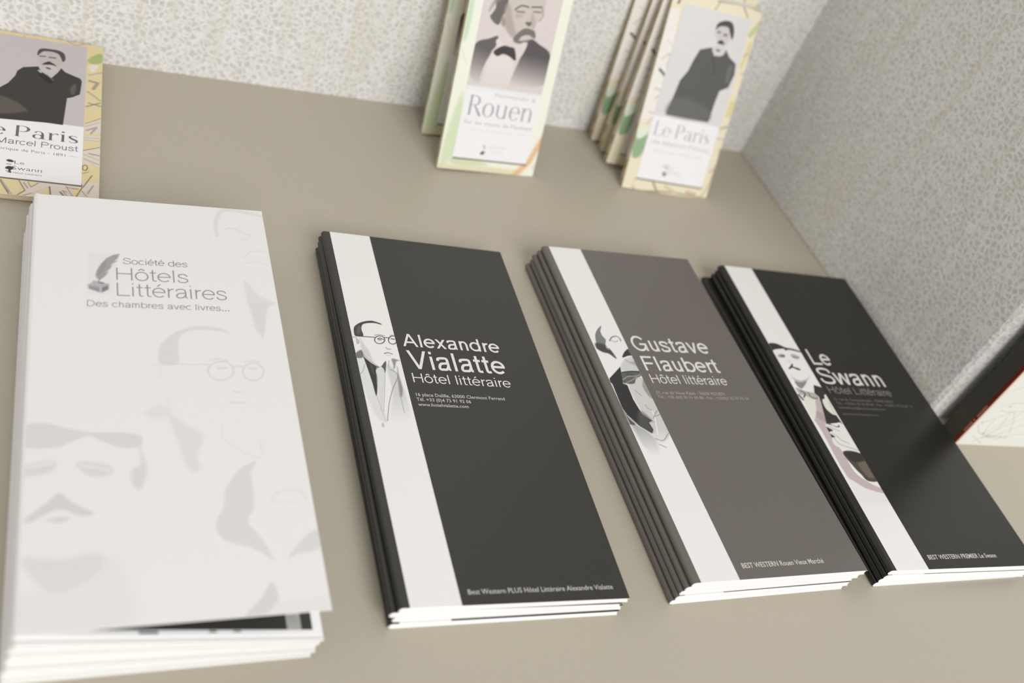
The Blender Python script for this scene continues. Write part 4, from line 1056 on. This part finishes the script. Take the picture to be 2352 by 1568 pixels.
labs = ['charcoal brochure at the bottom of the stack under the bespectacled man portrait',
        'charcoal brochure third from the top of the bespectacled man stack',
        'charcoal brochure directly under the top bespectacled man brochure, shifted furthest left',
        'charcoal brochure with a bespectacled man drawing in its white band, topmost of its stack']
make_stack((-.3499, -.3572), -.0336, 3.3, 2.75, 4, 96.9, 210, [(0, CHAR), (4.0, PAPER), (24.4, CHAR)], CHAR,
           ART_A, (4.05, 24.35, 60, 158), TXT_A,
           [(-.0013, -.0004, -.003), (-.0006, .0003, -.002), (-.0026, .0004, -.0095), (0, 0, 0)], labs, 'charcoal brochures in the second stack', seed=3)

labs = ['mid grey brochure at the bottom of the five-high grey stack, sticking out left',
        'mid grey brochure fourth from the top of the grey stack',
        'mid grey brochure in the middle of the five-high grey stack',
        'mid grey brochure directly under the top grey brochure',
        'mid grey brochure with a bald moustached man in its white band, topmost of its stack']
make_stack((-.2247, -.3594), -.0106, 3.3, 3.2, 5, 94.8, 210, [(0, GREY), (3.9, PAPER), (23.6, GREY)], GREY,
           ART_B, (3.95, 23.55, 60, 158), TXT_B,
           [(-.0036, .0006, .003), (-.0026, .0004, .001), (-.0021, .0007, .0035), (-.0013, .0004, -.001), (0, 0, 0)], labs, 'grey brochures in the third stack', seed=5)

labs = ['black brochure at the bottom of the right stack, its far corner sticking out left',
        'black brochure third from the top of the right stack',
        'black brochure directly under the top black brochure of the right stack',
        'black brochure with a dark-haired man and hands in its white band, topmost of right stack']
make_stack((-.1141, -.3602), -.0496, 3.4, 3.55, 4, 95.0, 210, [(0, BLACK), (3.9, PAPER), (23.4, BLACK)], BLACK,
           ART_C, (3.95, 23.35, 38, 158), TXT_C,
           [(-.0012, .0004, .022), (-.0005, .0003, .002), (-.0003, -.0002, -.001), (0, 0, 0)], labs, 'black brochures in the right stack', seed=8, face_down=(0,))

# white stack on the left: eleven booklets, thick at the fold and thin at the open side
ND = 11
tsD, tfD, WD, HD = 2.3, 1.04, 97.0, 210.0
tiltD = (tsD - tfD) / WD
names = ['white brochure at the very bottom of the tall white stack'] + ['white brochure %s from the top of the tall white stack' % ORD[ND - 1 - k] for k in range(1, ND - 1)]
def place_white(k):
    x = -.4776 + .0026 * k / (ND - 1) + random.uniform(-.0007, .0007)
    y = -.3634 + random.uniform(-.0008, .0008)
    z = k * (tsD + .12) * .001 + .0001 - math.tan(tiltD * k) * (x + .4776)
    return stack_matrix((x, y), -.0145 + random.uniform(-.0022, .0022), tiltD * k, z)


MD = [place_white(k) for k in range(ND)]
GW = 'white brochures in the tall left stack'
WHITE = (228, 225, 223)
proto = make_brochure(names[0], GW, MD[0], tsD, tfD, WD, HD, [(0, WHITE)], WHITE, None, None, [], finish=MATT, nleaf=6, seed=12)
for k in range(1, ND - 1):
    copy_thing(proto, MD[k], names[k], GW)
# topmost one: its front cover springs open over a dark inside page
kt = ND - 1
Mtop = stack_matrix((-.475, -.3627), -.0162, tiltD * kt, kt * (tsD + .12) * .001 + .0007 - math.tan(tiltD * kt) * .0026)
top = thing('hotel_brochure', Mtop, 'white brochure with faint ghosted faces and quill emblem, topmost, cover lifted over dark page', 'brochure', GW)
mb, fr = brochure_cover(tsD, tfD, 95.4, 208.6, [(0, WHITE)], WHITE, lift=tiltD * kt + .0223)
add_print(mb, fr, 1.2, 95.2, .3, 208.3, .45, WHITE, ART_D, 0)
add_text(mb, fr, TXT_D, 0)
mb.build('cover', [MATT, EDGE], top)
pg = brochure_pages(tsD, tfD, WD, HD, 5, 31)
zt = lambda x: tsD + (tfD - tsD) * x / WD - .3
for x0, x1, y0, y1, cc in ((10, 93.4, 2.0, 120, (56, 56, 54)), (84.4, 89.4, 2.0, 120, (176, 176, 170)), (58, 60.5, 1.1, 1.7, (110, 106, 106)), (66, 68.5, 1.2, 1.7, (120, 116, 116)), (36, 42, .7, 1.5, (84, 80, 84))):
    h = .05 if cc != (176, 176, 170) else .08
    pg.quad([(x0, y0, zt(x0) + h), (x1, y0, zt(x1) + h), (x1, y1, zt(x1) + h), (x0, y1, zt(x0) + h)], cc, 1)
add_text(pg, lambda x, y, h: (x, y, zt(x) + .1), [('Société des', 85.2, 88.4, 6.4, .6, (110, 110, 108), 0, 0), ('Hôtels Littéraires', 85.2, 88.8, 5.2, .6, (110, 110, 108), 0, 0)], 1)
pg.build('pages', [EDGE, SATIN], top)


# ------------------------------------------------------------------ folded city maps
def make_map(M, label, group, L, T, base, mapops, label_rect, whiteh, art, texts, ridge, seed, spread=0.0, Wm=65.5, gain=1.0):
    rn = random.Random(seed)
    t = thing('folded_map', M, label, 'map', group)
    x0, x1, y0, y1 = label_rect
    flat = lambda x, y, h=0.0: (x, y, h)
    # cover panel: stiff printed front of the folded map
    mb = MB()
    mb.box(0, Wm, 0, L, -.35, 0, base, 0)
    printed_shadow = [('p', [(x0 + .2, y0 - .9), (x1 + .4, y0 - .9), (x1 + .4, y0 + 1), (x0 + .2, y0 + 1)], (96, 90, 76), .95, .3, 0, 0)]  # drop-shadow line printed on the cover under the label's lower edge
    add_print(mb, flat, 0, Wm, 0, L, .4, base, mapops + printed_shadow, 0, gain=gain)
    mb.build('cover_panel', [MATT], t)
    # the folded sheet behind it: a zigzag of leaves whose folds show along the left side
    zs = []
    nl = 4
    for i in range(nl + 1):
        zs.append(-.45 - (T - .6) * i / nl)
    lv = MB()
    path = []
    for i in range(nl):
        za, zb = zs[i], zs[i + 1]
        zm = (za + zb) / 2
        xl = rn.uniform(0.0, .6)
        xr = Wm - rn.uniform(.3, 1.2)
        if i % 2 == 0:
            path += [(xr, za - .05), (xl + .9, za - .1), (xl + .25, zm + (za - zm) * .6), (xl, zm), (xl + .25, zm + (zb - zm) * .6), (xl + .9, zb + .1)]
        else:
            path += [(xr - .6, za - .08), (xr, zm), (xr - .6, zb + .08)]
    ys = np.linspace(0, L, 22)
    for i in range(len(path) - 1):
        (xa, za), (xb, zb) = path[i], path[i + 1]
        for j in range(len(ys) - 1):
            ya, yb = ys[j], ys[j + 1]
            wa, wb = 1 + spread * ya / L, 1 + spread * yb / L
            c = ridge[rn.randrange(len(ridge))]
            q = [(xa, ya + .2, za * wa), (xb, ya + .2, zb * wa), (xb, yb + .2, zb * wb), (xa, yb + .2, za * wb)]
            lv.quad(q, c)
    o = lv.build('folded_sheet', [EDGE], t)
    sd = o.modifiers.new('paper', 'SOLIDIFY')
    sd.thickness = .00022
    sd.offset = 0
    # white title label with its portrait photograph
    lb = MB()
    lb.box(x0, x1, y0, y1, .0, .3, (242, 240, 241), 0)
    fl = lambda x, y, h=0.0: (x, y, .3 + h)
    add_print(lb, fl, x0, x1, y0, y1, .28, (242, 240, 241), [('p', [(x0 - 1, whiteh), (x1 + 1, whiteh), (x1 + 1, y1 + 1), (x0 - 1, y1 + 1)], art[0][2], 1, .2, 0, 0)] + art[1:], 0, gain=gain)
    add_text(lb, fl, texts, 0, gain=gain)
    lb.build('title_label', [MATT], t)
    return t


YEL = [(226, 210, 168), (214, 196, 150), (236, 226, 204), (198, 182, 140), (150, 156, 110), (228, 214, 190), (222, 200, 160)]
PNK = [(228, 208, 178), (222, 200, 168), (232, 216, 190)]
GRN = [(226, 220, 186), (206, 204, 150), (216, 196, 160), (188, 186, 130), (222, 210, 186), (176, 182, 130)]

# Paris map lying on the shelf at the left
MP1 = basis((-.5091, -.1262, .0041), (.9993, -.0381, 0), (.0381, .9974, .061))
make_map(MP1, 'yellow city map lying nearly flat behind the white brochure stack', 'city maps titled for Paris', 126, 4.0, (226, 209, 162), MAP_P1, (8, 57.6, 11.2, 123), 54.6, ART_P1, TXT_P1, PNK, 21, spread=1.6, gain=.92)

# Paris maps leaning in the right corner
front = make_map(basis((-.129, -.0631, .0007), (.9991, -.0378, -.0182), (.031, .3744, .9267)), 'pale yellow city map leaning frontmost of the four in the right corner', 'city maps titled for Paris', 124, 6.0,
                 (236, 226, 198), MAP_P3, (8.6, 59.4, 7.7, 117.5), 48.6, ART_P3, TXT_P3, YEL, 22, spread=-.56, gain=.9)
for bx, by, txp, typ, tz, lb in ((-.1333, -.0415, -.1281, -.0138, .1063, 'yellow-edged city map leaning directly behind the frontmost corner map'),
                                 (-.1305, -.0252, -.1313, -.0085, .1023, 'yellow-edged city map third from the front in the right corner'),
                                 (-.133, -.0134, -.140, -.0036, .0982, 'yellow-edged city map leaning rearmost against the back wall in the corner')):
    ey = Vector((txp - bx, typ - by, tz))
    ex = Vector((1, -.03, 0))
    ex = ex - ey * (ex.dot(ey) / ey.dot(ey))
    ex.normalize()
    lowest = min(0, 65.5e-3 * ex.z)
    M = basis((bx, by, .0012 - lowest), ex, ey)
    copy_thing(front, M, lb, 'city maps titled for Paris')

# Rouen maps in the middle
RM = basis((-.2577, -.066, .0018), (.9969, .071, -.0327), (.006, .3477, .9376))
rou = make_map(RM, 'cream and green city map leaning in front at the back centre, moustached portrait', 'city maps titled for Rouen', 126, 4.2,
               (242, 241, 226), MAP_R, (8.5, 58.6, 7.4, 118), 49.6, ART_R, TXT_R, GRN, 23, gain=.9)
ey = Vector((-.2597 + .2586, -.012 + .0312, .0794))
ex = Vector((1, .03, 0))
ex = (ex - ey * (ex.dot(ey) / ey.dot(ey))).normalized()
copy_thing(rou, basis((-.2586, -.0312, .0012), ex, ey), 'green city map half hidden behind the cream centre map, against back wall', 'city maps titled for Rouen')

# ------------------------------------------------------------------ book standing at the right edge
bk = thing('softcover_book', basis((.0056, -.2768, 0), (1, -.058, 0), (.058, 1, 0)), 'cream book with branching grey line drawing and dark spine, standing at right edge', 'book')
WB_, TB_, HB_ = 112.0, 14.4, 190.0
# local axes: x along the front cover, y through the thickness, z up
cv = MB()
OL = (62, 60, 52)
RED = (104, 24, 20)
CRM = (232, 230, 222)
r = 1.2
sp = [(0, 0 + r * .3)] + [(.0, TB_ * .16), (.0, TB_ * .18), (.0, TB_ * .95)]
prof = [(WB_, 0), (.9, 0), (.2, .3), (0, .8), (0, 3.4), (0, TB_ - .9), (.3, TB_ - .25), (.9, TB_), (WB_, TB_)]
pc = [CRM, (240, 226, 205), (226, 190, 160), RED, OL, OL, OL, OL]
for (a, b2, c) in zip(prof[:-1], prof[1:], pc):
    cv.quad([(a[0], a[1], 0), (a[0], a[1], HB_), (b2[0], b2[1], HB_), (b2[0], b2[1], 0)], c)
for z, o in ((0, 1), (HB_, -1)):
    inner = [(WB_, TB_ - .5), (.6, TB_ - .5), (.6, .5), (WB_, .5)]
    cv.quad([(x, y, z) for x, y in [(WB_, 0), (.9, 0), (.2, .3), (0, .9), (.6, .9), (.9, .5), (WB_, .5)]][::o], CRM)
    cv.quad([(x, y, z) for x, y in [(WB_, TB_), (.9, TB_), (.3, TB_ - .25), (0, TB_ - .9), (.6, TB_ - .9), (.9, TB_ - .5), (WB_, TB_ - .5)][::-1]][::o], CRM)
LN = (178, 178, 172)
book_lines = [[(3, 60), (20, 74), (34, 86)], [(6, 33), (16, 36.5), (28, 35), (40, 34)], [(16, 36.5), (13, 33)], [(9, 29.5), (18, 29), (30, 31)], [(18, 29), (11, 23), (4, 19)],
              [(18, 29), (20, 15), (17, 8)], [(11, 23), (11.8, 14), (12.5, 10)], [(3, 17), (8, 11.5), (13, 9)], [(13, 11), (21, 20), (30, 33), (44, 45)], [(14, 6), (22, 16), (36, 28)], [(6, 8), (12, 5), (16, 2.5)], [(20, 6), (27, 12), (40, 22)],
              [(10, 3), (15, 7), (22, 9)], [(20, 29), (26, 22), (32, 11)], [(4, 45), (14, 52), (30, 56)], [(24, 4), (30, 8), (44, 12)]]
ops = [('l', P, .28, LN, .9, .3, 1) for P in book_lines] + [('l', [P[-1], (P[-1][0] + .5, P[-1][1] + .4)], .9, (165, 165, 160), .9, .4, 0) for P in book_lines[1:12]]
add_print(cv, lambda x, y, h: (x, -h, y), .95, WB_, .3, HB_ * .6, .4, (236, 235, 228), ops, 0, gain=.9)
add_text(cv, lambda x, y, h: (x, -h, y), [('patrol ar y', 15, 33, 7.0, 2.4, (170, 168, 164), 0, 0)], 0)
sy = random.Random(4)
yy = 9.5
while yy < 30.5:             # tiny worn lettering along the red band, too small to read
    wd_ = sy.uniform(.5, 1.1)
    if not 16.5 < yy < 18 and not 19.4 < yy < 20.6:
        x0_, x1_ = 1.25 + sy.uniform(0, .25), 2.75 - sy.uniform(0, .25)
        cv.quad([(-.05, x1_, yy), (-.05, x0_, yy), (-.05, x0_, yy + wd_), (-.05, x1_, yy + wd_)][::-1], (176, 126, 112))
    yy += wd_ + .3
cv.build('cover', [MATT], bk)
pgb = MB()
for i in range(9):
    ya = .6 + (TB_ - 1.2) * i / 9
    pgb.box(1, WB_ - 2 - random.random(), ya, ya + (TB_ - 1.2) / 9 - .06, .6, HB_ - .8, (236, 228, 210))
pgb.build('pages', [EDGE], bk)
